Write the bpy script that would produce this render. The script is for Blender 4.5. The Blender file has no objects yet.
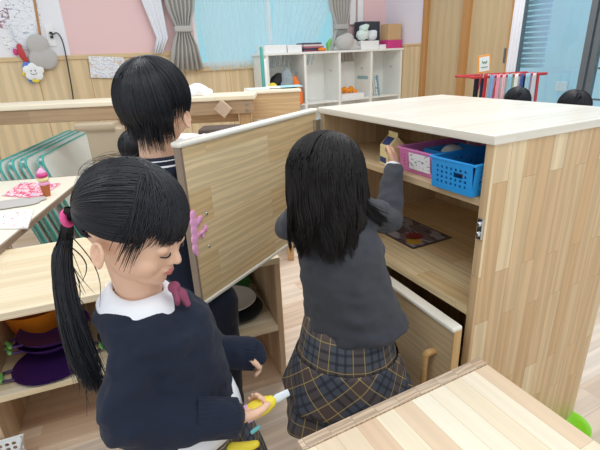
import bpy, bmesh, math, random
import numpy as np
from mathutils import Vector, Matrix, Euler, noise

random.seed(7)
rng = np.random.default_rng(11)
COL = bpy.context.scene.collection
PI = math.pi

# ------------------------------------------------------------------ camera numbers (metres, degrees)
CAM_H, FOC, PITCH, ROLL = 1.22, 430.3, 21.5, -2.557
_p, _r = math.radians(PITCH), math.radians(ROLL)
CF = Vector((0, math.cos(_p), -math.sin(_p)))
_R0 = Vector((1, 0, 0)); _U0 = _R0.cross(CF)
CR = _R0 * math.cos(_r) + _U0 * math.sin(_r)
CU = -_R0 * math.sin(_r) + _U0 * math.cos(_r)
CC = Vector((0, 0, CAM_H))

def ray(x, y): return CF * FOC + CR * (x - 300) - CU * (y - 225)
def dp(x, y, D): return CC + ray(x, y) * (D / FOC)            # point at a depth
def atz(x, y, z):
    d = ray(x, y); return CC + d * ((z - CAM_H) / d.z)
def aty(x, y, Y):
    d = ray(x, y); return CC + d * (Y / d.y)
def onplane(x, y, P, n):
    d = ray(x, y); return CC + d * ((Vector(P) - CC).dot(n) / d.dot(n))

# ------------------------------------------------------------------ materials
def srgb(h):
    h = h.lstrip('#'); o = []
    for i in (0, 2, 4):
        c = int(h[i:i + 2], 16) / 255
        o.append(c / 12.92 if c <= .04045 else ((c + .055) / 1.055) ** 2.4)
    return (*o, 1)

def newmat(name):
    m = bpy.data.materials.new(name); m.use_nodes = True
    nt = m.node_tree; b = nt.nodes['Principled BSDF']
    return m, nt, b

def L(nt, a, b): nt.links.new(a, b)

def plain(name, col, rough=.5, metal=0, spec=.5, bump=0, bscale=200, var=0, vscale=8, alpha=1, trans=0, sheen=0, sss=0):
    m, nt, b = newmat(name)
    c = srgb(col) if isinstance(col, str) else col
    b.inputs['Base Color'].default_value = c
    b.inputs['Roughness'].default_value = rough
    b.inputs['Metallic'].default_value = metal
    b.inputs['Specular IOR Level'].default_value = spec
    if sheen: b.inputs['Sheen Weight'].default_value = sheen
    if sss:
        b.inputs['Subsurface Weight'].default_value = sss
        b.inputs['Subsurface Radius'].default_value = (.012, .005, .003)
        b.inputs['Subsurface Scale'].default_value = 1
    if alpha < 1: b.inputs['Alpha'].default_value = alpha
    if trans: b.inputs['Transmission Weight'].default_value = trans
    tc = nt.nodes.new('ShaderNodeTexCoord')
    if var:
        n = nt.nodes.new('ShaderNodeTexNoise'); n.inputs['Scale'].default_value = vscale; n.inputs['Detail'].default_value = 4
        L(nt, tc.outputs['Object'], n.inputs['Vector'])
        mx = nt.nodes.new('ShaderNodeMix'); mx.data_type = 'RGBA'
        mx.inputs['A'].default_value = tuple(x * (1 - var) for x in c[:3]) + (1,)
        mx.inputs['B'].default_value = tuple(min(1, x * (1 + var)) for x in c[:3]) + (1,)
        L(nt, n.outputs['Fac'], mx.inputs['Factor']); L(nt, mx.outputs['Result'], b.inputs['Base Color'])
    if bump:
        n2 = nt.nodes.new('ShaderNodeTexNoise'); n2.inputs['Scale'].default_value = bscale; n2.inputs['Detail'].default_value = 3
        L(nt, tc.outputs['Object'], n2.inputs['Vector'])
        bp = nt.nodes.new('ShaderNodeBump'); bp.inputs['Strength'].default_value = bump; bp.inputs['Distance'].default_value = .002
        L(nt, n2.outputs['Fac'], bp.inputs['Height']); L(nt, bp.outputs['Normal'], b.inputs['Normal'])
    return m

def wood(name, c1, c2, row=.05, length=.42, rough=.45, grain=.16, ring=.14, seam=.9, mix3=None, object_rot=None, ringscale=9.):
    """finger-jointed staves laid out in metres on the UVs (u along the grain)"""
    m, nt, b = newmat(name)
    N = nt.nodes.new
    tc = N('ShaderNodeTexCoord')
    src = tc.outputs['UV']
    if object_rot is not None:
        mp0 = N('ShaderNodeMapping'); mp0.inputs['Rotation'].default_value = (0, 0, object_rot)
        L(nt, tc.outputs['Object'], mp0.inputs['Vector']); src = mp0.outputs['Vector']
    br = N('ShaderNodeTexBrick')
    br.offset = .37; br.offset_frequency = 2; br.squash = 1
    br.inputs['Color1'].default_value = (0, 0, 0, 1); br.inputs['Color2'].default_value = (1, 1, 1, 1)
    br.inputs['Mortar'].default_value = (.5, .5, .5, 1)
    br.inputs['Scale'].default_value = 1; br.inputs['Mortar Size'].default_value = .0005
    br.inputs['Mortar Smooth'].default_value = .3
    br.inputs['Brick Width'].default_value = length; br.inputs['Row Height'].default_value = row
    L(nt, src, br.inputs['Vector'])
    # per-stave offset
    vm = N('ShaderNodeVectorMath'); vm.operation = 'MULTIPLY_ADD'
    vm.inputs[1].default_value = (37, 53, 11)
    L(nt, br.outputs['Color'], vm.inputs[0]); L(nt, src, vm.inputs[2])
    mp = N('ShaderNodeMapping'); mp.inputs['Scale'].default_value = (4, 95, 4)
    L(nt, vm.outputs[0], mp.inputs['Vector'])
    n = N('ShaderNodeTexNoise'); n.inputs['Scale'].default_value = 1.2; n.inputs['Detail'].default_value = 5; n.inputs['Distortion'].default_value = .4
    L(nt, mp.outputs[0], n.inputs['Vector'])
    mp2 = N('ShaderNodeMapping'); mp2.inputs['Scale'].default_value = (.07, 1, 1)
    L(nt, vm.outputs[0], mp2.inputs['Vector'])
    w = N('ShaderNodeTexWave'); w.wave_type = 'BANDS'; w.bands_direction = 'Y'
    w.inputs['Scale'].default_value = ringscale; w.inputs['Distortion'].default_value = 7; w.inputs['Detail'].default_value = 2.5
    w.inputs['Detail Scale'].default_value = 3.2; w.inputs['Detail Roughness'].default_value = .45
    L(nt, mp2.outputs[0], w.inputs['Vector'])
    cr = N('ShaderNodeValToRGB')
    cr.color_ramp.elements[0].color = srgb(c1); cr.color_ramp.elements[1].color = srgb(c2)
    cr.color_ramp.elements[0].position = .1; cr.color_ramp.elements[1].position = .95
    if mix3:
        e = cr.color_ramp.elements.new(.62); e.color = srgb(mix3)
    L(nt, br.outputs['Color'], cr.inputs['Fac'])
    def mul(col, fac, lo, hi):
        mr = N('ShaderNodeMapRange'); mr.inputs['From Min'].default_value = .25; mr.inputs['From Max'].default_value = .75
        mr.inputs['To Min'].default_value = lo; mr.inputs['To Max'].default_value = hi
        L(nt, fac, mr.inputs['Value'])
        mm = N('ShaderNodeMix'); mm.data_type = 'RGBA'; mm.blend_type = 'MULTIPLY'; mm.inputs['Factor'].default_value = 1
        L(nt, col, mm.inputs['A']); L(nt, mr.outputs[0], mm.inputs['B'])
        return mm.outputs['Result']
    o = mul(cr.outputs['Color'], n.outputs['Fac'], 1 - grain, 1 + grain * .45)
    o = mul(o, w.outputs['Fac'], 1 + ring * .3, 1 - ring)
    sm = N('ShaderNodeMix'); sm.data_type = 'RGBA'; sm.blend_type = 'MULTIPLY'
    L(nt, br.outputs['Fac'], sm.inputs['Factor']); L(nt, o, sm.inputs['A'])
    sm.inputs['B'].default_value = (1 - seam * .45, 1 - seam * .5, 1 - seam * .55, 1)
    L(nt, sm.outputs['Result'], b.inputs['Base Color'])
    b.inputs['Roughness'].default_value = rough
    return m

M = {}
M['pine'] = wood('pine_cabinet_side', '#d9bb92', '#e8d2ac', row=.047, length=.36, mix3='#d1ad80', grain=.07, ring=.10)
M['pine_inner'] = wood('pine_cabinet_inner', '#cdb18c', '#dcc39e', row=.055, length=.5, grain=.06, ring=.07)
M['pine_top'] = wood('pine_cabinet_top_sheen', '#e7e0d2', '#f1ebde', row=.055, length=.5, rough=.3, grain=.07, ring=.07, seam=.25)  # paleness of reflected window light is put into the top's colour
M['pine_door'] = wood('pine_door', '#e4c695', '#efd8ad', row=.085, length=.42, mix3='#e9cd9f', grain=.08, ring=.12, ringscale=15, seam=.35)
M['pine_lower'] = wood('pine_lower_door', '#d9c19a', '#e8d3ae', row=.085, length=.42, grain=.07, ring=.09, seam=.4, ringscale=15)
M['pine_table'] = wood('pine_table_top', '#f3e4c8', '#f9efd9', row=.042, length=.62, mix3='#e2c3a4', rough=.38, grain=.05, ring=.03, seam=.45)
M['pine_edge'] = wood('pine_end_edge', '#cbb096', '#d6bfa6', row=.06, length=.05, grain=.1, ring=.25, ringscale=30)
M['shelf_top'] = wood('pine_shelf_top', '#eddcbb', '#f6e9cf', row=.038, length=.55, mix3='#e3cda6', grain=.08, ring=.05, seam=.5)
M['shelf_side'] = wood('pine_shelf_side', '#dabb98', '#e8cfae', row=.045, length=.6, mix3='#cdab8a', grain=.05, ring=.05, seam=.5)
M['shelf_bottom'] = wood('pine_shelf_bottom', '#e8c9ab', '#f2dcc2', row=.05, length=.8, mix3='#d6b295', grain=.05, ring=.04, seam=.4)
M['handle_wood'] = wood('oak_handle', '#c79c62', '#d6ae76', row=.2, length=1, grain=.12, ring=.1)
M['dark_edge'] = wood('grey_brown_edge', '#8f7d6d', '#9d8b7a', row=.3, length=2, grain=.12, ring=.05)
M['wains'] = wood('wainscot_wood', '#e2c89e', '#ead4ac', row=.42, length=9, grain=.07, ring=.10, ringscale=3, seam=.7)
M['trimwood'] = wood('trim_wood', '#d9bd8f', '#e3caa0', row=.5, length=9, grain=.08, ring=.05)
M['doorwood'] = wood('sliding_door_wood', '#c9b18a', '#d3bd98', row=2, length=9, grain=.1, ring=.06, ringscale=3)
M['framewood'] = wood('door_frame_wood', '#b98852', '#c79760', row=.5, length=9, grain=.1, ring=.04)
M['counterwood'] = wood('counter_wood', '#cba77a', '#d9b88c', row=.3, length=3, grain=.12, ring=.1)
M['counterdark'] = wood('counter_dark_wood', '#a98c6c', '#b79a7a', row=.3, length=3, grain=.12, ring=.08)
M['palewood'] = wood('pale_wood', '#efe2c6', '#f6ecd6', row=.1, length=2, grain=.06, ring=.04)
M['floor'] = wood('floor_planks', '#ecdccb', '#f3e7d9', row=.1, length=.92, mix3='#dcc2aa', rough=.35, grain=.09, ring=.10, ringscale=5, seam=.55, object_rot=-math.radians(26.15))
M['trim_white'] = plain('cream_edge_guard', '#f2eee2', .45)
M['steel'] = plain('steel', '#c9ccd0', .25, metal=1)
M['black'] = plain('black', '#121214', .6)
M['pinkwall'] = plain('pink_wallpaper', '#ecc9ca', .8, bump=.15, bscale=300)
M['whitewall'] = plain('white_wallpaper', '#eeeef4', .8, bump=.1, bscale=300)
M['lilac'] = plain('pale_lilac_wallpaper', '#e4e0ea', .8, bump=.1, bscale=300)
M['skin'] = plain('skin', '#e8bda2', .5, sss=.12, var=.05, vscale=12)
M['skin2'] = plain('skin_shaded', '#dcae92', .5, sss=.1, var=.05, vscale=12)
M['lips'] = plain('lips', '#cf7f78', .4, sss=.1)
M['hair'] = plain('black_hair', (.010, .0115, .018, 1), .42, spec=.45)
M['hair_brown'] = plain('dark_brown_hair', (.012, .0095, .010, 1), .5, spec=.35)
M['navy'] = plain('navy_knit', '#131c31', .95, bump=.6, bscale=420, var=.18, vscale=5, sheen=.06)
M['navy_dark'] = plain('dark_navy_cloth', '#10172a', .95, bump=.4, bscale=400, var=.1, sheen=.05)
M['greywool'] = plain('charcoal_wool', '#3f4149', .95, bump=.9, bscale=520, var=.2, vscale=6, sheen=.12)
M['shirt'] = plain('white_shirt', '#eef0f6', .8, bump=.2, bscale=300)
M['white'] = plain('white_paint', '#f1f2f2', .5)
M['shelfwhite'] = plain('white_shelf', '#eff0ec', .5)
M['greypatch'] = plain('plain_grey', '#bdbab7', .9)
M['teal'] = plain('teal_edge', '#4bb0a8', .6)
M['cream_panel'] = plain('cream_panel', '#dfe3de', .6)
M['mag'] = plain('magenta', '#cf3f86', .5)
M['pinkplastic'] = plain('pink_plastic', '#e58ac8', .4)
M['blueplastic'] = plain('blue_plastic', '#2f9be6', .35)
M['purple'] = plain('purple_plastic', '#4a2a6e', .28)
M['purpledark'] = plain('dark_purple_plastic', '#3a1f55', .2)
M['greenclip'] = plain('green_plastic', '#7fc66a', .5)
M['orange'] = plain('orange_plastic', '#f08a1e', .4)
M['lime'] = plain('lime_plastic', '#8ee02e', .35)
M['green'] = plain('green_tray', '#4f9a4c', .45)
M['porcelain'] = plain('porcelain', '#eceeee', .2)
M['ironpan'] = plain('dark_pan', '#43444a', .35, metal=.3)
M['yellow'] = plain('yellow_plastic', '#f2dc3c', .5)
M['carton'] = plain('cream_carton', '#f0e0a6', .6)
M['cartonblue'] = plain('carton_navy', '#2b3f77', .6)
M['foam_pink'] = plain('pink_foam', '#f6b0dc', .85, bump=.3, bscale=250)
M['cone'] = plain('cone_brown', '#b9693a', .7)
M['red'] = plain('red_paint', '#c23a3e', .45)
M['alu'] = plain('aluminium_frame', '#6e7479', .4, metal=.4)
M['greycurtain'] = plain('grey_curtain', '#b9b7b3', .9, bump=.4, bscale=200)
M['cord'] = plain('dark_cord', '#3a3a3c', .6)
M['brown_box'] = plain('cardboard', '#c9a77c', .8)
M['darkbox'] = plain('dark_box', '#3a3f48', .6)
M['greybrown'] = plain('dark_brown_cushion', '#54463f', .7)
M['burg'] = plain('burgundy_tie', '#8d4460', .85, bump=.5, bscale=300)

def mat_sheer():
    m, nt, b = newmat('sheer_lace')
    nt.nodes.remove(b)
    out = nt.nodes['Material Output']
    tr = nt.nodes.new('ShaderNodeBsdfTransparent'); tr.inputs[0].default_value = (.93, .98, 1, 1)
    df = nt.nodes.new('ShaderNodeBsdfDiffuse'); df.inputs[0].default_value = (.86, .93, .97, 1)
    tl = nt.nodes.new('ShaderNodeBsdfTranslucent'); tl.inputs[0].default_value = (.86, .95, .98, 1)
    a = nt.nodes.new('ShaderNodeMixShader'); a.inputs[0].default_value = .5
    L(nt, df.outputs[0], a.inputs[1]); L(nt, tl.outputs[0], a.inputs[2])
    x = nt.nodes.new('ShaderNodeMixShader'); x.inputs[0].default_value = .5
    L(nt, tr.outputs[0], x.inputs[1]); L(nt, a.outputs[0], x.inputs[2])
    L(nt, x.outputs[0], out.inputs[0])
    return m
M['sheer'] = mat_sheer()

def mat_glass():
    m, nt, b = newmat('window_glass')
    out = nt.nodes['Material Output']; nt.nodes.remove(b)
    tr = nt.nodes.new('ShaderNodeBsdfTransparent'); tr.inputs[0].default_value = (.9, .98, 1, 1)
    gs = nt.nodes.new('ShaderNodeBsdfGlossy'); gs.inputs['Roughness'].default_value = .03
    x = nt.nodes.new('ShaderNodeMixShader'); x.inputs[0].default_value = .06
    L(nt, tr.outputs[0], x.inputs[1]); L(nt, gs.outputs[0], x.inputs[2]); L(nt, x.outputs[0], out.inputs[0])
    return m
M['glass'] = mat_glass()

def mat_plaid(name, base, brown, dark, line, per=.098, rot=0.):
    m, nt, b = newmat(name)
    N = nt.nodes.new
    tc = N('ShaderNodeTexCoord'); mp = N('ShaderNodeMapping')
    mp.inputs['Rotation'].default_value = (0, 0, rot); mp.inputs['Scale'].default_value = (1 / per, 1 / per, 1)
    L(nt, tc.outputs['UV'], mp.inputs['Vector'])
    sp = N('ShaderNodeSeparateXYZ'); L(nt, mp.outputs[0], sp.inputs[0])
    outs = []
    for ax in ('X', 'Y'):
        fr = N('ShaderNodeMath'); fr.operation = 'FRACT'; L(nt, sp.outputs[ax], fr.inputs[0])
        cr = N('ShaderNodeValToRGB'); cr.color_ramp.interpolation = 'CONSTANT'
        e = cr.color_ramp.elements
        stops = [(0, (0, 0, 0)), (.06, (1, 0, 0)), (.10, (0, 1, 0)), (.125, (1, 0, 0)), (.42, (0, 1, 0)), (.445, (1, 0, 0)), (.48, (0, 0, 0)), (.62, (0, 0, 1)), (.70, (0, 0, 0)), (.86, (0, 0, 1)), (.93, (0, 0, 0))]
        e[0].position = 0; e[0].color = (0, 0, 0, 1)
        e[1].position = stops[1][0]; e[1].color = (*stops[1][1], 1)
        for p, c in stops[2:]:
            k = e.new(p); k.color = (*c, 1)
        L(nt, fr.outputs[0], cr.inputs[0])
        s = N('ShaderNodeSeparateColor'); L(nt, cr.outputs[0], s.inputs[0]); outs.append(s)
    def mixc(fac, a, bcol, mode='MIX'):
        mx = N('ShaderNodeMix'); mx.data_type = 'RGBA'; mx.blend_type = mode
        L(nt, fac, mx.inputs['Factor'])
        if isinstance(a, tuple): mx.inputs['A'].default_value = a
        else: L(nt, a, mx.inputs['A'])
        mx.inputs['B'].default_value = bcol
        return mx.outputs['Result']
    def scaled(sock, k):
        q = N('ShaderNodeMath'); q.operation = 'MULTIPLY'; L(nt, sock, q.inputs[0]); q.inputs[1].default_value = k; return q.outputs[0]
    c = srgb(base)
    for s in outs: c = mixc(scaled(s.outputs[0], .55), c, srgb(brown))
    for s in outs: c = mixc(scaled(s.outputs[2], .6), c, srgb(dark))
    for s in outs: c = mixc(scaled(s.outputs[1], .6), c, srgb(line))
    L(nt, c, b.inputs['Base Color']); b.inputs['Roughness'].default_value = .9
    return m
M['plaid'] = mat_plaid('plaid_skirt', '#555b66', '#64524a', '#23262f', '#c8b46e')
M['plaid_bias'] = mat_plaid('plaid_skirt_flounce', '#4c5361', '#5e4a40', '#23262f', '#c8b46e', rot=.75)

def mat_scribble(name, base, inks, lines=0):
    m, nt, b = newmat(name); N = nt.nodes.new
    tc = N('ShaderNodeTexCoord'); c = srgb(base)
    b.inputs['Roughness'].default_value = .6
    prev = None
    for i, (ink, sc, th) in enumerate(inks):
        mp = N('ShaderNodeMapping'); mp.inputs['Location'].default_value = (i * 7.3, i * 3.1, 0); mp.inputs['Scale'].default_value = (1, 1.8, 1)
        L(nt, tc.outputs['UV'], mp.inputs[0])
        n = N('ShaderNodeTexNoise'); n.inputs['Scale'].default_value = sc; n.inputs['Detail'].default_value = 3
        L(nt, mp.outputs[0], n.inputs['Vector'])
        g = N('ShaderNodeMath'); g.operation = 'GREATER_THAN'; g.inputs[1].default_value = th; L(nt, n.outputs['Fac'], g.inputs[0])
        if lines:      # thin contour strokes, like pencil lines
            n.inputs['Detail'].default_value = 1
            g.operation = 'COMPARE'; g.inputs[1].default_value = .5; g.inputs[2].default_value = lines
        mx = N('ShaderNodeMix'); mx.data_type = 'RGBA'; L(nt, g.outputs[0], mx.inputs['Factor'])
        if prev is None: mx.inputs['A'].default_value = c
        else: L(nt, prev, mx.inputs['A'])
        mx.inputs['B'].default_value = srgb(ink); prev = mx.outputs['Result']
    L(nt, prev, b.inputs['Base Color'])
    return m
M['print_pink'] = mat_scribble('pink_page_print', '#f3c9d6', [('#e4567e', 22, .5), ('#f3efe9', 35, .6), ('#c93f4a', 40, .64), ('#8fa7d8', 18, .66)])
M['print_apple'] = mat_scribble('apple_page_print', '#f4f4f2', [('#f2a7b0', 22, .62), ('#e25555', 30, .69)])
M['print_sched'] = mat_scribble('schedule_print', '#eef1f6', [('#c4c6d2', 26, .6), ('#dcc6ae', 8, .62), ('#b0b4c4', 34, .68)], .016)
M['print_sketch'] = mat_scribble('pencil_sketch', '#eef1f8', [('#a9adb8', 9, .63), ('#b4b6c0', 16, .66)], .006)
M['print_figure'] = mat_scribble('coloured_sketch', '#eef0f6', [('#b98274', 14, .6), ('#8a6f9c', 22, .68)], .03)
M['print_food'] = mat_scribble('food_picture', '#a5a2a8', [('#756a72', 14, .5), ('#4e4650', 20, .6)])
M['print_label'] = mat_scribble('basket_label', '#f4f4f6', [('#9a9aa6', 60, .6), ('#55555f', 110, .66)])
M['bag_print'] = mat_scribble('bag_print', '#f3f3f3', [('#2d4fa8', 9, .6), ('#ef7a2c', 7, .62)])
M['stripe_towel'] = mat_scribble('patterned_towel', '#dfe6ec', [('#7fb0cf', 20, .55), ('#e7a4b4', 26, .6)])

# ------------------------------------------------------------------ mesh builder
class MB:
    def __init__(s): s.v = []; s.f = []; s.uv = []
    def add(s, verts, faces, uvs=None):
        o = len(s.v); s.v += [tuple(p) for p in verts]
        for i, f in enumerate(faces):
            s.f.append(tuple(o + k for k in f))
            s.uv.append(uvs[i] if uvs else [(0, 0)] * len(f))
        return s
    def box(s, lo, hi, grain=0, Mx=None):
        x0, y0, z0 = lo; x1, y1, z1 = hi
        P = [(x0, y0, z0), (x1, y0, z0), (x1, y1, z0), (x0, y1, z0), (x0, y0, z1), (x1, y0, z1), (x1, y1, z1), (x0, y1, z1)]
        F = [(0, 3, 2, 1), (4, 5, 6, 7), (0, 1, 5, 4), (1, 2, 6, 5), (2, 3, 7, 6), (3, 0, 4, 7)]
        ax = [2, 2, 1, 0, 1, 0]
        ou, ov = random.uniform(0, 5), random.uniform(0, 5)
        uvs = []
        for f, a in zip(F, ax):
            axs = [i for i in range(3) if i != a]
            if grain in axs: ua = grain; va = [i for i in axs if i != grain][0]
            else: ua, va = axs
            uvs.append([(P[k][ua] + ou, P[k][va] + ov + a * .013) for k in f])
        if Mx is not None: P = [tuple(Mx @ Vector(p)) for p in P]
        return s.add(P, F, uvs)
    def cbox(s, c, size, grain=0, Mx=None):
        return s.box([c[i] - size[i] / 2 for i in range(3)], [c[i] + size[i] / 2 for i in range(3)], grain, Mx)
    def rings(s, rings, closed=True, cap=True, us=None, vs=None):
        n = len(rings[0]); o = len(s.v); P = [tuple(p) for r in rings for p in r]
        F = []; UV = []
        for i in range(len(rings) - 1):
            for j in range(n if closed else n - 1):
                k = (j + 1) % n
                F.append((i * n + j, i * n + k, (i + 1) * n + k, (i + 1) * n + j))
                if us is not None:
                    u0, u1 = us[j], (us[j + 1] if j + 1 < len(us) else us[0])
                    UV.append([(u0, vs[i]), (u1, vs[i]), (u1, vs[i + 1]), (u0, vs[i + 1])])
                else: UV.append([(j / n, i * .1), ((j + 1) / n, i * .1), ((j + 1) / n, i * .1 + .1), (j / n, i * .1 + .1)])
        if cap and closed:
            F.append(tuple(range(n))[::-1]); UV.append([(0, 0)] * n)
            F.append(tuple((len(rings) - 1) * n + j for j in range(n))); UV.append([(0, 0)] * n)
        return s.add(P, F, UV)
    def tube(s, pts, radii, seg=10, side=None, round_ends=True, sub=0):
        """loft along pts; radii scalars or (rs, rt): rs along `side`, rt across it"""
        pts = [Vector(p) for p in pts]
        if not isinstance(radii, (list,)): radii = [radii] * len(pts)
        rr = [(r, r) if not isinstance(r, tuple) else r for r in radii]
        if sub and len(pts) > 2:
            np_, nr = [], []
            n = len(pts)
            for i in range(n - 1):
                p0, p1, p2, p3 = pts[max(i - 1, 0)], pts[i], pts[i + 1], pts[min(i + 2, n - 1)]
                for k in range(sub):
                    t = k / sub
                    q = .5 * ((2 * p1) + (-p0 + p2) * t + (2 * p0 - 5 * p1 + 4 * p2 - p3) * t * t + (-p0 + 3 * p1 - 3 * p2 + p3) * t ** 3)
                    np_.append(q); nr.append(tuple(rr[i][a] * (1 - t) + rr[i + 1][a] * t for a in (0, 1)))
            np_.append(pts[-1]); nr.append(rr[-1]); pts, rr = np_, nr
        n = len(pts)
        tans = []
        for i in range(n):
            a = pts[max(i - 1, 0)]; b_ = pts[min(i + 1, n - 1)]
            tans.append((b_ - a).normalized())
        ref = Vector(side) if side is not None else (Vector((0, 0, 1)) if abs(tans[0].z) < .9 else Vector((1, 0, 0)))
        R = []
        sd = None
        for i in range(n):
            t = tans[i]
            base = ref if (side is not None or sd is None) else sd
            q = base - t * base.dot(t)
            if q.length < 1e-4: q = Vector((1, 0, 0)) - t * t.x
            sd = q.normalized(); u2 = t.cross(sd).normalized()
            R.append((pts[i], sd, u2, rr[i], t))
        rings = []
        def ring(c, a, b_, ra, rb): rings.append([c + a * (ra * math.cos(2 * PI * k / seg)) + b_ * (rb * math.sin(2 * PI * k / seg)) for k in range(seg)])
        if round_ends:
            c, a, b_, r_, t = R[0]; m_ = min(r_)
            for ph in (80, 50, 25):
                ph = math.radians(ph); ring(c - t * m_ * math.sin(ph), a, b_, r_[0] * math.cos(ph), r_[1] * math.cos(ph))
        for c, a, b_, r_, t in R: ring(c, a, b_, r_[0], r_[1])
        if round_ends:
            c, a, b_, r_, t = R[-1]; m_ = min(r_)
            for ph in (25, 50, 80):
                ph = math.radians(ph); ring(c + t * m_ * math.sin(ph), a, b_, r_[0] * math.cos(ph), r_[1] * math.cos(ph))
        return s.rings(rings)
    def ell(s, c, r, Mx=None, seg=20, nr=12):
        rings = []
        for i in range(nr + 1):
            th = PI * (.5 if False else (i + .02 * (1 if i == 0 else (-1 if i == nr else 0))) / nr)
            th = min(max(th, .02), PI - .02)
            rings.append([Vector((c[0] + r[0] * math.sin(th) * math.cos(2 * PI * k / seg), c[1] + r[1] * math.sin(th) * math.sin(2 * PI * k / seg), c[2] - r[2] * math.cos(th))) for k in range(seg)])
        if Mx is not None: rings = [[Mx @ p for p in r_] for r_ in rings]
        return s.rings(rings)
    def lathe(s, prof, c=(0, 0, 0), seg=28, Mx=None, cap=True, sx=1, sy=1):
        rings = [[Vector((c[0] + r * sx * math.cos(2 * PI * k / seg), c[1] + r * sy * math.sin(2 * PI * k / seg), c[2] + z)) for k in range(seg)] for r, z in prof]
        if Mx is not None: rings = [[Mx @ p for p in r_] for r_ in rings]
        return s.rings(rings, cap=cap)
    def prism(s, poly, z0, z1, Mx=None):
        n = len(poly)
        P = [Vector((x, y, z0)) for x, y in poly] + [Vector((x, y, z1)) for x, y in poly]
        uvp = [(x, y) for x, y in poly] * 2
        F = [tuple(range(n))[::-1], tuple(range(n, 2 * n))] + [(i, (i + 1) % n, n + (i + 1) % n, n + i) for i in range(n)]
        UV = [[uvp[k] for k in f] for f in F]
        if Mx is not None: P = [Mx @ p for p in P]
        return s.add(P, F, UV)
    def mesh(s, name):
        me = bpy.data.meshes.new(name)
        me.from_pydata(s.v, [], s.f)
        uvl = me.uv_layers.new(name='UVMap')
        flat = [c for f in s.uv for p in f for c in p]
        uvl.data.foreach_set('uv', flat)
        me.validate()
        return me

def fixnormals(me):
    bm = bmesh.new(); bm.from_mesh(me); bmesh.ops.recalc_face_normals(bm, faces=bm.faces); bm.to_mesh(me); bm.free()

def shade(me, ang=None):
    me.polygons.foreach_set('use_smooth', [True] * len(me.polygons))
    if ang is not None:
        try: me.set_sharp_from_angle(angle=math.radians(ang))
        except Exception: pass

def link(name, me, mat, parent=None, world=True):
    if world and parent is not None:
        me.transform(parent.matrix_basis.inverted() if parent.parent is None else (parent.parent.matrix_basis @ parent.matrix_basis).inverted())
    o = bpy.data.objects.new(name, me); COL.objects.link(o)
    if mat is not None: me.materials.append(mat)
    if parent is not None: o.parent = parent
    return o

def part(name, mb, mat, parent, bevel=0, smooth=None, world=False, label=None, fix=True, solid=0):
    me = mb.mesh(name)
    if fix: fixnormals(me)
    if smooth is not None: shade(me, smooth if smooth else None)
    o = link(name, me, mat, parent, world)
    if bevel:
        md = o.modifiers.new('bevel', 'BEVEL'); md.width = bevel; md.segments = 2; md.limit_method = 'ANGLE'
    if solid:
        md = o.modifiers.new('solid', 'SOLIDIFY'); md.thickness = solid; md.offset = 0
    if label: o['label'] = label
    return o

def tag(o, label, cat, group=None, kind=None):
    o['label'] = label; o['category'] = cat
    if group: o['group'] = group
    if kind: o['kind'] = kind
    return o

def thing(name, label, cat, loc=(0, 0, 0), rz=0, group=None):
    o = bpy.data.objects.new(name, None); COL.objects.link(o)
    o.location = loc; o.rotation_euler = (0, 0, rz); o.empty_display_size = .05
    o.matrix_basis = Matrix.Translation(Vector(loc)) @ Matrix.Rotation(rz, 4, 'Z')
    return tag(o, label, cat, group)

def single(name, mb, mat, label, cat, group=None, bevel=0, smooth=None, fix=True, solid=0, kind=None):
    """one-mesh thing given in world coordinates; its origin goes to its base"""
    a = np.array(mb.v); c = a.mean(0); c[2] = a[:, 2].min()
    mb.v = [tuple(p) for p in (a - c)]
    o = part(name, mb, mat, None, bevel, smooth, False, None, fix, solid)
    o.location = tuple(c)
    return tag(o, label, cat, group, kind)

def struct(name, mb, mat, parent=None, bevel=0, smooth=None):
    o = part(name, mb, mat, parent, bevel, smooth)
    if parent is None: o['kind'] = 'structure'
    return o

def union(name, mb, mat, parent, voxel=.004, smooth=4, disp=0, dscale=.06, world=True):
    """one continuous skin over overlapping closed volumes"""
    me = mb.mesh(name + '_src'); fixnormals(me)
    o = bpy.data.objects.new(name + '_src', me); COL.objects.link(o)
    r = o.modifiers.new('r', 'REMESH'); r.mode = 'VOXEL'; r.voxel_size = voxel; r.use_smooth_shade = True
    sm = o.modifiers.new('s', 'SMOOTH'); sm.factor = .5; sm.iterations = smooth
    dg = bpy.context.evaluated_depsgraph_get(); dg.update()
    ev = bpy.data.meshes.new_from_object(o.evaluated_get(dg))
    bpy.data.objects.remove(o); bpy.data.meshes.remove(me)
    ev.name = name; ev.materials.clear()
    if disp:
        co = np.empty(len(ev.vertices) * 3); ev.vertices.foreach_get('co', co); co = co.reshape(-1, 3)
        no = np.empty(len(ev.vertices) * 3); ev.vertices.foreach_get('normal', no); no = no.reshape(-1, 3)
        for i in range(len(co)):
            p = co[i]
            k = noise.noise(Vector((p[0] / dscale, p[1] / dscale, p[2] / (dscale * .55)))) + .4 * noise.noise(Vector((p[0] / dscale * 2.3, p[1] / dscale * 2.3, p[2] / dscale * 3)))
            co[i] = p + no[i] * (k * disp)
        ev.vertices.foreach_set('co', co.ravel())
    shade(ev)
    return link(name, ev, mat, parent, world)

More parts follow.
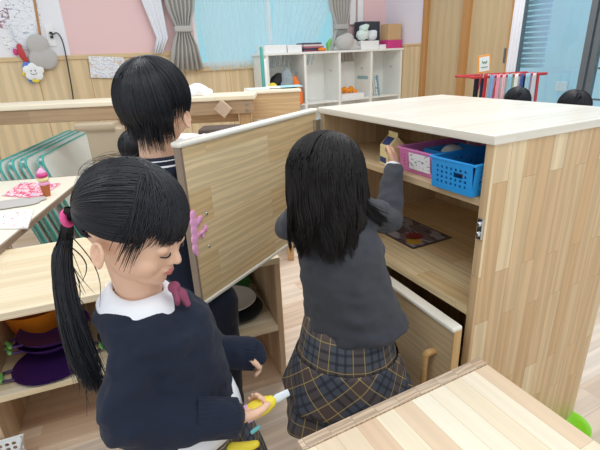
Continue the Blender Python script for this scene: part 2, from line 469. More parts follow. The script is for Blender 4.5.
def strands(name, polys, r, mat, parent, label=None):
    """hair: every polyline becomes a tapering three-sided strand of one mesh"""
    V = []; F = []; o = 0
    for P in polys:
        P = np.asarray(P, float); n = len(P)
        T = np.gradient(P, axis=0); T /= (np.linalg.norm(T, axis=1)[:, None] + 1e-9)
        ref = np.array([.3, .5, .81]); A = np.cross(T, ref); A /= (np.linalg.norm(A, axis=1)[:, None] + 1e-9); B = np.cross(T, A)
        t = np.linspace(0, 1, n); rad = r * (1 - .75 * t ** 3) * random.uniform(.7, 1.3)
        for k in range(3):
            a = 2 * PI * k / 3
            V.append(P + (A * math.cos(a) + B * math.sin(a)) * rad[:, None])
        i = np.arange(n - 1)
        for k in range(3):
            k2 = (k + 1) % 3
            F.append(np.stack([o + k * n + i, o + k2 * n + i, o + k2 * n + i + 1, o + k * n + i + 1], 1))
        o += 3 * n
    V = np.concatenate(V); F = np.concatenate(F)
    me = bpy.data.meshes.new(name)
    me.vertices.add(len(V)); me.vertices.foreach_set('co', V.ravel())
    me.loops.add(F.size); me.loops.foreach_set('vertex_index', F.ravel().astype(np.int32))
    me.polygons.add(len(F)); me.polygons.foreach_set('loop_start', (np.arange(len(F)) * 4).astype(np.int32))
    me.update(calc_edges=True); me.validate(); shade(me)
    ob = link(name, me, mat, parent, True)
    if label: ob['label'] = label
    return ob
#@@PART2
# ================================================================== THE SETTING
fl = MB(); fl.box((-4.2, -1.2, -.04), (4.4, 8.2, 0)); struct('floor', fl, M['floor'])
WD = Vector((.883, .4694, 0)).normalized(); WN = Vector((-WD.y, WD.x, 0)); W0 = Vector((-2.69, 4.3, 0))
def wall_frame(O, d):   # x along the wall, y out through it, z up
    n = Vector((-d.y, d.x, 0))
    return Matrix(((d.x, n.x, 0, O.x), (d.y, n.y, 0, O.y), (0, 0, 1, 0), (0, 0, 0, 1)))
FB = wall_frame(W0, WD)
CW = W0 + WD * 4.49                    # the corner of the two walls
RD = Vector((WD.y, -WD.x, 0)); FRW = wall_frame(CW, RD)
RAIL = 1.295; CEIL = 2.75
def wbox(mb, F, s0, s1, z0, z1, y0=0., y1=.1, grain=0): return mb.box((s0, y0, z0), (s1, y1, z1), grain, F)
# back wall with a window opening (1.84..3.75 x 1.14..2.3)
wb = MB(); S0, S1 = 1.84, 3.72
wbox(wb, FB, -1.8, S0, 0, CEIL); wbox(wb, FB, S1, 4.49, 0, CEIL); wbox(wb, FB, S0, S1, 0, 1.14); wbox(wb, FB, S0, S1, 2.35, CEIL)
struct('wall_back', wb, M['pinkwall'])
w1 = MB(); wbox(w1, FB, -1.8, .585, RAIL, CEIL, -.006, -.0005); struct('trim_1', w1, M['whitewall'])
wa = MB()
wbox(wa, FB, -1.8, S0, 0, RAIL - .02, -.012, -.0006, 2); wbox(wa, FB, S1, 4.48, 0, RAIL - .02, -.012, -.0006, 2); wbox(wa, FB, S0, S1, 0, 1.12, -.012, -.0006, 2)
struct('trim_2', wa, M['wains'])
sm_ = MB()
for s in (-1.2, -.72, -.23, .26, .72, 1.2, 1.68, 2.2, 2.7, 3.2): wbox(sm_, FB, s, s + .006, .05, (RAIL if s < 1.8 else 1.12) - .03, -.0135, -.0125)
struct('trim_3', sm_, M['framewood'])
rl = MB(); wbox(rl, FB, -1.8, S0, RAIL - .02, RAIL + .02, -.028, -.0005); wbox(rl, FB, S1, 4.47, RAIL - .02, RAIL + .02, -.028, -.0005)
struct('trim_4', rl, M['trimwood'], bevel=.004)
bs = MB(); wbox(bs, FB, -1.8, 4.47, 0, .08, -.03, -.013); struct('baseboard_back', bs, M['framewood'], bevel=.004)
# window: frame, sill, two sashes with panes
wr = MB()
for a, b_, c, d in ((S0, S1, 1.14, 1.19), (S0, S1, 2.30, 2.35), (S0, S0 + .05, 1.19, 2.3), (S1 - .05, S1, 1.19, 2.3), (2.75, 2.80, 1.19, 2.3)): wbox(wr, FB, a, b_, c, d, .03, .07)
win = struct('window_1', wr, M['white'], bevel=.004)
sl = MB(); wbox(sl, FB, S0 - .03, S1 + .03, 1.10, 1.14, -.04, .03); struct('sill', sl, M['trimwood'], win, bevel=.004)
gl = MB(); wbox(gl, FB, S0 + .05, S1 - .05, 1.19, 2.3, .048, .054); struct('pane', gl, M['glass'], win)
# right wall: white pier, wooden pier, sliding doors, glass door
wr_ = MB()
wbox(wr_, FRW, 0, .74, 0, CEIL); wbox(wr_, FRW, .74, 2.08, 2.12, CEIL); wbox(wr_, FRW, 2.08, 5.2, 2.3, CEIL)
wbox(wr_, FRW, 4.6, 5.2, 0, 2.3)
struct('wall_right', wr_, M['lilac'])
wp = MB(); wbox(wp, FRW, .012, .74, 0, RAIL - .02, -.012, -.0006, 2); struct('trim_5', wp, M['wains'])
wp = MB(); wbox(wp, FRW, .012, .74, RAIL - .02, RAIL + .005, -.024, -.0006); struct('trim_6', wp, M['trimwood'], bevel=.004)
fr = MB()
for a, b_ in ((.735, .79), (1.34, 1.42), (1.955, 2.03)): wbox(fr, FRW, a, b_, 0, 2.12, -.03, .1, 2)
wbox(fr, FRW, .74, 2.03, 2.07, 2.13, -.03, .1); struct('trim_7', fr, M['framewood'], bevel=.004)
for i, (a, b_, hx) in enumerate(((.79, 1.34, 1.30), (1.42, 1.955, 1.90))):
    d = MB(); wbox(d, FRW, a, b_, .01, 2.07, .03, .06, 2); dd = struct('door_%d' % (i + 1), d, M['doorwood'], bevel=.003)
    h = MB()
    if i == 0: h.ell((hx, .018, 1.135), (.014, .014, .014), FRW)
    else: wbox(h, FRW, hx - .012, hx + .012, 1.06, 1.2, .022, .03)
    struct('door_handle', h, M['steel'] if i == 0 else M['alu'], dd, smooth=0 if i == 0 else None)
gd = MB()
for a, b_, c, d_ in ((2.03, 2.075, 0, 2.3), (2.70, 2.755, 0, 2.3), (2.775, 2.82, 0, 2.3), (4.55, 4.6, 0, 2.3), (2.075, 4.55, 2.24, 2.3), (2.075, 4.55, 0, .06)): wbox(gd, FRW, a, b_, c, d_, .0, .06)
g = struct('door_3', gd, M['alu'], bevel=.003)
p = MB(); wbox(p, FRW, 2.075, 2.70, .06, 2.24, .028, .034); struct('pane', p, M['glass'], g)
p = MB(); wbox(p, FRW, 2.82, 4.55, .06, 2.24, .028, .034); struct('pane', p, M['glass'], g)
rb = MB()
for z in (.62, .74, 1.0, 1.12): wbox(rb, FRW, 2.83, 4.54, z, z + .016, .045, .06)
struct('guard_rail', rb, M['alu'], g)
# outside: pale blue facades added to stand for bright sky-blue light behind the glass
def flat(name, hexc): return plain(name, hexc, .9, var=.03, vscale=1)
ex = MB(); wbox(ex, FB, -2.0, 9.0, -.04, 4.2, 5.0, 5.3); o_ = single('window_light_wall', ex, flat('facade_aqua', '#c6f6fe'), 'pale aqua building wall seen through the curtained window', 'building')
ex = MB(); wbox(ex, FRW, -1.5, 9.0, -.04, 3.6, 3.6, 3.9); fb = single('door_light_wall', ex, flat('facade_blue', '#cdeefe'), 'light blue outer wall seen through the glass door', 'building')
bl = MB()
for i in range(34): wbox(bl, FRW, 1.55, 2.18, 1.0 + i * .05, 1.035 + i * .05, .26, .28)
o_ = single('louver_blind', bl, flat('louver_blue', '#bcd6f0'), 'blue slatted louver beside the glass door frame', 'louver')
tv = MB(); c_ = onplane(563, 86, CW + WD * 3.6, WD)
mm = wall_frame(Vector((c_.x, c_.y, 0)), RD)
wbox(tv, mm, -.085, .085, c_.z - .08, c_.z + .08, -.1, -.001)
single('outdoor_vent', tv, M['white'], 'white square vent cover on the light blue outer wall', 'vent', bevel=.02)

# ================================================================== CURTAINS
def curtain(name, F, prof, y, nfold, amp, mat, label, group=None, thick=.0, ztop=2.5, colphase=0.):
    """prof: list of (z, s_left, s_right); pleats between them"""
    n = nfold * 8 + 1; rings = []
    us = [i * .02 for i in range(n)]; vs = []
    for z, a, b_ in prof:
        row = []
        for i in range(n):
            t = i / (n - 1); w_ = (b_ - a)
            row.append(F @ Vector((a + w_ * t, y + amp * math.sin(t * nfold * 2 * PI + colphase) + .3 * amp * math.sin(t * 17 + z * 3), z)))
        rings.append(row); vs.append(z)
    mb = MB(); mb.rings(rings, closed=False, cap=False, us=us, vs=vs)
    me = mb.mesh(name); shade(me)
    o = link(name, me, mat)
    if thick:
        md = o.modifiers.new('solid', 'SOLIDIFY'); md.thickness = thick
    if label: tag(o, label, 'curtain', group)
    return o
z_ = lambda *a: list(a)
curtain('lace_curtain', FB, [(2.5, 1.88, 2.78), (1.8, 1.88, 2.76), (1.1, 1.95, 2.74)], -.055, 11, .016, M['sheer'], 'sheer white lace curtain behind the left grey curtain')
curtain('lace_curtain', FB, [(2.5, 2.80, 3.68), (1.8, 2.80, 3.62), (1.45, 2.76, 3.40), (1.10, 2.70, 3.30)], -.055, 10, .016, M['sheer'], 'sheer white lace curtain above the white shelves')
gc = thing('grey_curtain', 'grey curtain gathered by a tieback left of the window', 'curtain', tuple(FB @ Vector((1.66, -.1, 0))))
def gcurt(root, s0, sc, flip):
    rings = []; prof = [(2.5, 1.50, 1.92), (2.0, 1.52, 1.90), (1.72, 1.56, 1.85), (1.56, 1.62, 1.78), (1.50, 1.62, 1.78), (1.36, 1.56, 1.84), (1.12, 1.49, 1.88)]
    n = 57
    for z, a, b_ in prof:
        if flip: a, b_ = flip - b_, flip - a
        rings.append([FB @ Vector((a + (b_ - a) * i / (n - 1), -.11 + .024 * math.sin(i / (n - 1) * 7 * 2 * PI + z), z)) for i in range(n)])
    mb = MB(); mb.rings(rings, closed=False, cap=False)
    part('cloth', mb, M['greycurtain'], root, smooth=0, world=True, solid=.003)
    tb = MB(); a, b_ = (1.605, 1.795) if not flip else (flip - 1.795, flip - 1.605)
    wbox(tb, FB, a, b_, 1.50, 1.56, -.145, -.075); part('tieback', tb, M['greycurtain'], root, bevel=.012, world=True)
gcurt(gc, 0, 1, 0)
gc2 = thing('grey_curtain', 'grey curtain at the right end of the window', 'curtain', tuple(FB @ Vector((3.74, -.1, 0))))
gcurt(gc2, 0, 1, 5.40)
curtain('white_drape', FB, [(2.5, 1.20, 1.50), (1.9, 1.30, 1.52), (1.45, 1.42, 1.54), (1.3, 1.36, 1.46)], -.06, 4, .014, M['shirt'], 'loose white drape left of the grey curtain', thick=.002)
curtain('door_drape', FRW, [(2.5, 2.02, 2.10), (1.6, 2.0, 2.11), (1.0, 1.99, 2.10), (.3, 1.99, 2.10)], -.05, 3, .014, M['shirt'], 'narrow white drape beside the glass door', thick=.002)

# ================================================================== WALL THINGS (left)
def on_back(px, py, off=.0): return onplane(px, py, W0 - WN * off, WN)
def paper(name, px0, py0, px1, py1, mat, label, off=.01, tilt=0., cat='paper', group=None):
    a = on_back(px0, py1, off); b_ = on_back(px1, py0, off)
    w_ = (b_ - a).dot(WD); h_ = abs(b_.z - a.z); c_ = (a + b_) / 2
    F = wall_frame(Vector((c_.x, c_.y, 0)), WD) @ Matrix.Translation((0, 0, c_.z)) @ Matrix.Rotation(tilt, 4, 'Y')
    mb = MB(); mb.box((-w_ / 2, -.001, -h_ / 2), (w_ / 2, .001, h_ / 2), 0, F)
    return single(name, mb, mat, label, cat, group)
paper('schedule_sheet', 92, 56, 123, 79, M['print_sched'], 'printed schedule sheet hanging from the wooden wall rail', .034, .08)
paper('pencil_drawing', 10, 0, 37, 26, M['print_sketch'], 'pencil drawing sheet high on the white wall panel', tilt=.15)
paper('girl_sketch', -2, 8, 7, 28, M['print_figure'], 'small coloured sketch of a figure at the left edge of wall', tilt=.03)
paper('pencil_drawing', 13, 20, 33, 50, M['print_sketch'], 'narrow sheet of line drawings beside the plain grey pouch', .013, tilt=.06)
paper('memo_slip', 5, 35, 14, 49, M['print_label'], 'small cream memo slip hanging on the white wall panel', .012, tilt=-.2)
# wooden rail up the wall
a0, a1 = on_back(34, -2, .012), on_back(40, 34, .012)
mb = MB(); mb.tube([a0, a1], .012, 6); single('wall_batten', mb, M['framewood'], 'thin brown batten slanting down the white wall panel', 'batten')
# plain pouch
pc = on_back(42, 52, .055)
FP = wall_frame(Vector((pc.x, pc.y, 0)), WD) @ Matrix.Translation((0, 0, pc.z))
mb = MB(); mb.ell((-.02, 0, .06), (.095, .035, .10), FP); mb.ell((.02, 0, -.06), (.105, .035, .10), FP); mb.ell((-.04, 0, -.06), (.085, .035, .09), FP)
o = union('grey_pouch', mb, M['greypatch'], None, .008, 6); tag(o, 'plain grey rounded pouch hanging on the wall', 'pouch')
# ornament: red ribbon, blue-yellow pouch, cloud with a smile
oc = on_back(34, 72, .05); FO = wall_frame(Vector((oc.x, oc.y, 0)), WD) @ Matrix.Translation((0, 0, oc.z))
orn = thing('cloud_ornament', 'white smiling cloud ornament on a blue pouch under a red ribbon', 'ornament', tuple(oc))
mb = MB()
for x, z, r in ((-.05, .02, .04), (0, .04, .045), (.05, .015, .04), (-.035, -.03, .042), (.03, -.035, .042), (0, 0, .055)): mb.ell((x, -.02, z), (r, .012, r), FO)
cl_ = union('cloud', mb, M['white'], orn, .005, 4)
mb = MB(); mb.ell((-.02, -.036, .012), (.005, .003, .007), FO, 8, 6); mb.ell((.014, -.036, .012), (.005, .003, .007), FO, 8, 6)
mb.tube([FO @ Vector((x, -.036, z)) for x, z in ((-.03, -.008), (-.018, -.018), (-.003, -.021), (.012, -.018), (.024, -.008))], .002, 5)
part('smile', mb, M['cord'], cl_, world=True, smooth=0)
mb = MB(); mb.ell((-.035, 0, .02), (.055, .012, .085), FO); mb.ell((-.02, 0, -.06), (.05, .012, .04), FO); union('pouch', mb, flat('ornament_blue', '#5d86d8'), orn, .006, 3)
mb = MB(); mb.ell((-.085, -.005, -.01), (.014, .01, .02), FO); part('yellow_button', mb, M['yellow'], orn, world=True, smooth=0)
mb = MB(); mb.ell((-.0, -.012, -.075), (.035, .01, .02), FO); part('yellow_patch', mb, M['yellow'], orn, world=True, smooth=0)
mb = MB(); mb.tube([FO @ Vector(q) for q in ((-.07, 0, .24), (-.065, -.01, .17), (-.04, 0, .09))], [(.02, .008), (.035, .01), (.02, .008)], 8); part('ribbon', mb, M['red'], orn, world=True, smooth=0)
# outlet and cord
oc = on_back(50.5, 36, .01); FO = wall_frame(Vector((oc.x, oc.y, 0)), WD) @ Matrix.Translation((0, 0, oc.z))
ot = thing('wall_outlet', 'white wall outlet with two dark plugs', 'outlet', tuple(oc))
mb = MB(); mb.box((-.035, -.008, -.09), (.035, 0, .09), 0, FO); part('plate', mb, M['white'], ot, bevel=.004, world=True)
mb = MB(); mb.box((-.005, -.03, -.02), (.022, -.008, .0), 0, FO); mb.box((-.005, -.03, .015), (.022, -.008, .035), 0, FO); part('plug', mb, M['black'], ot, bevel=.003, world=True)
mb = MB(); mb.tube([on_back(x, y, .045) for x, y in ((52, 35), (57, 33), (62, 40), (66, 56), (70, 78), (73, 97))] + [on_back(74, 112, .045)], .006, 6, sub=4)
single('power_cord', mb, M['cord'], 'dark power cord running down the wall from the outlet', 'cord', smooth=0)
mb = MB(); k = on_back(22, 46, .03); mb.tube([on_back(9.5, 24, .03), on_back(15, 40, .03), k], .005, 6)
single('metal_clip', mb, M['steel'], 'thin metal clip hanger holding the line drawings', 'clip', smooth=0)
mb = MB(); k = on_back(15.5, 52, .03); mb.ell(k, (.022, .015, .03)); single('pink_charm', mb, M['mag'], 'small dark pink charm hanging under the memo slip', 'charm', smooth=0)

# ================================================================== WHITE SHELVES under the window
FS = FB @ Matrix.Translation((2.495, -.4, 0))
ws = thing('white_cubby_shelf', 'white four-bay cubby shelf standing under the window', 'shelf', tuple(FS @ Vector((0, 0, 0))), math.atan2(WD.y, WD.x))
Lw, Hw, Dw = 1.975, 1.255, .36
mb = MB(); mb.box((-.02, -.01, Hw - .025), (Lw + .02, Dw, Hw)); part('top', mb, M['shelfwhite'], ws, .003)
mb = MB(); mb.box((0, Dw - .012, .03), (Lw, Dw, Hw - .025)); part('back_panel', mb, M['shelfwhite'], ws)
for i in range(5):
    x = .02 + i * (Lw - .04) / 4; x = [.012, .25, .66, 1.09, 1.53][i] if False else x
    mb = MB(); mb.box((x - .016, 0, 0), (x + .016, Dw - .012, Hw - .025)); part('side_panel' if i in (0, 4) else 'divider', mb, M['shelfwhite'], ws, .002)
mb = MB(); mb.box((.04, 0, .03), (Lw - .04, Dw - .012, .055)); mb.box((.04, .01, .66), (Lw - .04, Dw - .012, .68)); part('shelf_board', mb, M['shelfwhite'], ws)
for i in range(4):
    x = .02 + (i + 1) * (Lw - .04) / 4 - .017
    mb = MB(); mb.tube([(x, .16, 1.03), (x - .03, .16, 1.02), (x - .035, .16, 1.045)], .005, 6); part('hook', mb, M['steel'], ws, smooth=0)
def WS(x, y, z): return FS @ Vector((x, y, z))
def wsbox(name, lo, hi, mat, label, cat, group=None, bevel=.004):
    mb = MB(); mb.box(lo, hi, 0, FS); return single(name, mb, mat, label, cat, group, bevel)
wsbox('white_tray', (.02, .06, Hw), (.30, .28, Hw + .085), M['white'], 'white plastic tray at the left end of shelf top', 'tray')
wsbox('white_tray', (.315, .06, Hw), (.50, .26, Hw + .08), M['white'], 'short white tray with a red dot on shelf top', 'tray')
for i, (w_, hx, nm) in enumerate(((.30, '#8a3b52', 'maroon'), (.29, '#39404f', 'slate'), (.27, '#b86a7c', 'rose'), (.26, '#d8d4cf', 'off-white'), (.24, '#5e4a66', 'plum'))):
    wsbox('stacked_book', (.54, .08, Hw + i * .02), (.54 + w_, .27, Hw + .018 + i * .02), plain('book_' + nm, hx, .6), nm + ' thin book in the pile on the white shelf top', 'book', 'books piled on the white shelf top', .001)
mb = MB(); mb.ell(WS(.76, .03, Hw + .02), (.055, .035, .02)); single('red_pouch', mb, M['orange'], 'small orange red pouch in front of the book pile', 'pouch', smooth=0)
mb = MB(); mb.tube([WS(.90, .12, Hw), WS(.90, .12, Hw + .07), WS(.92, .1, Hw + .12)], [.012, .03, .02], 8); single('green_plant_toy', mb, M['greenclip'], 'small green toy plant between books and grey lump', 'toy', smooth=0)
mb = MB(); mb.ell(WS(1.13, .12, Hw + .085), (.12, .09, .095)); mb.ell(WS(1.24, .12, Hw + .06), (.09, .08, .075)); mb.ell(WS(1.18, .12, Hw + .13), (.08, .07, .07)); mb.cbox(WS(1.17, .12, Hw + .02), (.34, .1, .04))
o = union('grey_cushion', mb, M['greypatch'], None, .01, 6); tag(o, 'plain light grey rounded lump sitting on the white shelf top', 'cushion')
wsbox('white_tray', (1.34, .05, Hw), (1.62, .185, Hw + .10), M['white'], 'deep white tray holding clear bags', 'tray')
for i, (x, z, r) in enumerate(((1.42, .17, .08), (1.56, .16, .075), (1.44, .24, .06))):
    mb = MB(); mb.ell(WS(x - .02, .11, Hw + z), (r, .06, r * .8)); mb.ell(WS(x + .02, .11, Hw + z + .03), (r * .6, .05, r * .5))
    o = union('plastic_bag', mb, flat('bag_pale_%d' % i, ('#d8e6e2', '#dfe4ea', '#cfe3dc')[i]), None, .01, 2, disp=.008, dscale=.04)
    tag(o, ('pale green clear bag on the deep white tray', 'bluish clear bag at the right of the deep tray', 'top clear bag of the heap on the tray')[i], 'bag')
wsbox('dark_file_box', (1.44, .19, Hw + .001), (1.74, .34, Hw + .33), M['darkbox'], 'dark square file box behind the white trays', 'box')
wsbox('cardboard_box', (1.74, .02, Hw + .10), (1.95, .18, Hw + .29), M['brown_box'], 'brown cardboard box stacked on a magenta box', 'box')
wsbox('magenta_box', (1.735, .01, Hw), (1.965, .18, Hw + .10), M['mag'], 'magenta box under the cardboard box', 'box')
wsbox('paper_stack', (1.63, .04, Hw), (1.73, .18, Hw + .05), M['white'], 'low white stack beside the magenta box', 'paper stack')
for i, x in enumerate((1.28, 1.40)):
    mb = MB(); c_ = FB @ Vector((2.495 + x + .16, -.012, 1.72)); mm = wall_frame(Vector((c_.x, c_.y, 0)), WD)
    mb.box((-.045, -.02, 1.56), (.045, 0, 1.93), 0, mm); o = single('wall_switch', mb, M['white'], ('left', 'right')[i] + ' one of the two tall pale panels on pink wall', 'panel', None, .006)
# contents
mb = MB(); mb.tube([WS(.10, .1, .68), WS(.12, .1, .85), WS(.2, .12, .97), WS(.3, .12, .90), WS(.36, .12, .72)], [.06, .075, .07, .08, .07], 10, sub=3)
o = union('black_bag', mb, M['black'], None, .012, 3, disp=.01, dscale=.08); tag(o, 'black cloth bag in the left bay of the white shelf', 'bag')
mb = MB(); mb.ell(WS(.06, -.02, .90), (.05, .03, .045)); single('yellow_toy', mb, M['yellow'], 'small yellow toy at the left bay of the white shelf', 'toy', smooth=0)
mb = MB(); mb.tube([WS(.22, .05, .80), WS(.27, .05, .95), WS(.29, .06, 1.08)], [(.05, .03), (.09, .04), (.03, .02)], 10, sub=3)
o = union('grey_bag', mb, flat('bag_grey', '#9aa7ad'), None, .01, 3, disp=.008, dscale=.07); tag(o, 'light grey cloth bag hanging in the left bay', 'bag')
mb = MB(); mb.tube([WS(.37, .02, .70), WS(.38, .02, .8), WS(.36, .03, .98)], [(.09, .03), (.08, .03), (.04, .02)], 10, sub=3)
o = union('white_print_bag', mb, M['bag_print'], None, .01, 2); tag(o, 'white bag with blue and orange print in the left bay', 'bag')
wsbox('white_bin', (1.03, .03, .68), (1.38, .3, .74), M['white'], 'shallow white bin in the third bay', 'bin')
mb = MB()
for i in range(7): mb.ell(WS(1.07 + i * .04, .14 + .03 * (i % 2), .755 + .02 * (i % 3)), (.035, .05, .03))
o = union('orange_cloths', mb, plain('orange_cloth', '#f39a2e', .8), None, .01, 2); tag(o, 'heap of orange cloths in the shallow white bin', 'cloth')
for i in range(5):
    mb = MB(); x = 1.49 + i * .036; mb.box((x, .05, .68), (x + .026, .28, .94), 0, FS @ Matrix.Translation((x, 0, .68)) @ Matrix.Rotation(-.16, 4, 'Y') @ Matrix.Translation((-x, 0, -.68)))
    single('leaning_book', mb, M['stripe_towel'] if i % 2 else plain('book_blue%d' % i, ('#9fc3c9', '#000000', '#c6d8cf', '#000000', '#8fb0c0')[i], .6), ('first', 'second', 'third', 'fourth', 'fifth')[i] + ' pale blue book from the left leaning in the right bay', 'book', 'books leaning in the right bay', .001)

# ================================================================== PLAY COUNTER (left, far)
ct = thing('play_counter', 'long pale-topped wooden play counter with post behind the children', 'counter', (-.9, 3.0, 0), math.radians(1.5))
def CT(x, y, z): return Vector((x, y, z))
mb = MB(); mb.box((-1.6, 0, .955), (.635, .30, .99)); part('top', mb, M['palewood'], ct, .008)
mb = MB(); mb.box((-1.6, .012, .865), (.62, .032, .953)); part('front_board', mb, M['counterdark'], ct, .003)
mb = MB(); mb.box((.515, .034, 0), (.60, .10, .953), 2); part('post', mb, M['counterwood'], ct, .003)
mb = MB(); mb.box((-1.5, .034, 0), (-1.42, .10, .953), 2); part('post', mb, M['counterwood'], ct, .003)
mb = MB(); mb.box((-.35, .12, .80), (.5, .14, .86)); part('rear_rail', mb, M['counterwood'], ct, .003)
for z in (.89, .93):
    mb = MB(); mb.lathe([(.009, 0), (.009, .006)], (0, 0, 0), 10, Matrix.Translation((.575, .012, z)) @ Matrix.Rotation(PI / 2, 4, 'X')); part('bolt', mb, M['steel'], ct)
mb = MB(); k = Matrix.Translation(Vector(aty(223, 109, 2.97))) @ Matrix.Rotation(.75, 4, 'Y'); mb.box((-.045, -.012, -.04), (.045, .03, .04), 2, k)
single('wood_block', mb, M['pine_edge'], 'small tilted square wooden block on the play counter front', 'block', bevel=.002)
# white cloth and papers on it
mb = MB(); a = Vector(aty(197, 90, 3.12)); a.z = 1.02
mb.ell((a.x, a.y, a.z), (.08, .06, .05)); mb.ell((a.x + .05, a.y, a.z - .015), (.06, .05, .03)); mb.cbox((a.x + .02, a.y, .998), (.12, .08, .012))
o = union('white_cloth', mb, M['shirt'], None, .006, 3, disp=.008, dscale=.05); tag(o, 'crumpled white cloth on the play counter', 'cloth')
# wooden desk further right with papers
a = aty(252, 92, 3.35); b_ = aty(300, 91, 3.35)
dk = thing('low_wooden_cabinet', 'plain wooden cabinet right of the play counter with papers on top', 'cabinet', (a.x - .05, 3.35, 0), math.radians(6))
wd_ = (b_.x - a.x) + .05; hz = .985
mb = MB(); mb.box((0, 0, .78), (wd_, .42, hz - .02)); part('front_board', mb, M['counterwood'], dk, .003)
mb = MB(); mb.box((-.01, -.01, hz - .02), (wd_ + .01, .44, hz)); part('top', mb, M['palewood'], dk, .004)
for x in (0, wd_ - .05):
    mb = MB(); mb.box((x, .02, 0), (x + .05, .40, .78), 2); part('side_panel', mb, M['counterwood'], dk, .002)
for i, (x, y, r, c_, lb) in enumerate(((.02, .1, .1, '#dfeaf3', 'pale blue paper sheet nearest the counter post'), (.14, .16, -.2, '#f2f4f6', 'white paper sheet in the middle of wooden cabinet top'), (.28, .1, .05, '#a9d8e6', 'light blue folder on wooden cabinet top'))):
    mb = MB(); q = dk.matrix_basis @ Matrix.Translation((x, y, hz + .001 + i * .004)) @ Matrix.Rotation(r, 4, 'Z'); mb.box((0, 0, 0), (.17, .2, .004), 0, q)
    single('paper_sheet', mb, plain('paper%d' % i, c_, .6), lb, 'paper')
for i, (px, col, lb) in enumerate(((261, 'teal', 'teal pole standing left of the white shelf'), (266, 'white', 'white pole standing beside the teal pole'))):
    mb = MB(); t0 = aty(px, 48 + i * 12, 4.3); mb.tube([(t0.x, t0.y, 0), (t0.x - .01 * i, t0.y, t0.z)], .014, 8); single('broom_pole', mb, M[col], lb, 'pole', smooth=0)
# things lower, between counter and door
mb = MB(); a = aty(221, 134, 2.6); mb.ell(a, (.14, .1, .035)); mb.cbox((a.x, a.y, a.z + .02), (.24, .16, .05))
o = union('brown_cushion', mb, M['greybrown'], None, .008, 5); tag(o, 'dark brown cushion lying under the play counter', 'cushion')
mb = MB(); mb.box((a.x - .3, a.y - .14, a.z - .06), (a.x + .42, a.y + .2, a.z - .035)); mb.box((a.x - .28, a.y - .12, 0), (a.x - .24, a.y + .18, a.z - .06)); mb.box((a.x + .36, a.y - .12, 0), (a.x + .4, a.y + .18, a.z - .06))
single('low_bench', mb, M['counterwood'], 'low wooden bench under the play counter', 'bench', bevel=.003)
mb = MB(); c_ = aty(193, 138, 2.35)
for i in range(5): mb.ell((c_.x - .08 + i * .045, c_.y + .02 * (i % 2), c_.z - .005 * i), (.05, .05, .03))
mb.cbox((c_.x, c_.y, c_.z - .05), (.2, .09, .1))
o = union('lace_cloth', mb, M['lilac'], None, .008, 2, disp=.008, dscale=.03); tag(o, 'pale ruffled cloth beside the dark haired boy neck', 'cloth')
mb = MB(); mb.box((c_.x - .1, c_.y - .08, 0), (c_.x + .15, c_.y + .1, c_.z - .1)); single('toy_crate', mb, M['counterwood'], 'wooden crate holding the pale ruffled cloth', 'crate', bevel=.004)
# cream toy seat left of the boy
a = aty(95, 126, 2.95)
mb = MB(); mb.cbox((a.x + .02, a.y, a.z), (.26, .14, .05)); mb.cbox((a.x + .12, a.y + .02, a.z - .09), (.14, .12, .15)); mb.cbox((a.x + .05, a.y, a.z / 2), (.2, .1, a.z))
o = union('cream_stool', mb, M['palewood'], None, .01, 4); tag(o, 'cream rounded toy seat behind the stacked mats', 'stool')

# ================================================================== TEAL-EDGED MATS
FM = Matrix.Translation((-1.70, 2.66, 0)) @ Matrix.Rotation(math.radians(8), 4, 'Z')
lean = math.radians(-16)
for i in range(4):
    F = FM @ Matrix.Translation((.062 * i + (.03 if i == 3 else 0), .03 * i, 0)) @ Matrix.Rotation(lean, 4, 'Y')
    h_, l_ = .70, 1.38 - .03 * i
    rad = .07; poly = []
    for cx, cz, a0_ in ((l_ - rad, h_ - rad, 0), (rad, h_ - rad, 90), (rad, rad, 180), (l_ - rad, rad, 270)):
        for k in range(5):
            t = math.radians(a0_ + k * 22.5); poly.append((cx + rad * math.cos(t), cz + rad * math.sin(t)))
    Fy = F @ Matrix(((0, 0, 1, 0), (1, 0, 0, 0), (0, 1, 0, 0), (0, 0, 0, 1)))   # poly x -> y, poly y -> z, thickness -> x
    r_ = thing('folding_mat', ('rearmost', 'second rearmost', 'third', 'frontmost')[i] + ' cream mat with teal rim in the leaning row', 'mat', tuple(F @ Vector((0, l_ / 2, 0))), 0, 'cream mats with teal rims leaning in a row')
    mb = MB(); mb.prism(poly, .005, .037, Fy); part('panel', mb, M['cream_panel'], r_, .004, world=True)
    # rim: a band round the outline
    rings = []
    ins = [(l_ / 2 + (x - l_ / 2) * (1 - .016 / l_), h_ / 2 + (z - h_ / 2) * (1 - .016 / h_)) for x, z in poly]
    n = len(poly); P = [Fy @ Vector((x, z, t)) for t in (0, .042) for x, z in poly] + [Fy @ Vector((x, z, t)) for t in (0, .042) for x, z in ins]
    Fc = []
    for k in range(n):
        q = (k + 1) % n; Fc += [(k, q, n + q, n + k), (2 * n + k, 3 * n + k, 3 * n + q, 2 * n + q), (k, 2 * n + k, 2 * n + q, q), (n + k, n + q, 3 * n + q, 3 * n + k)]
    mb = MB(); mb.add(P, Fc); part('rim', mb, M['teal'], r_, world=True)

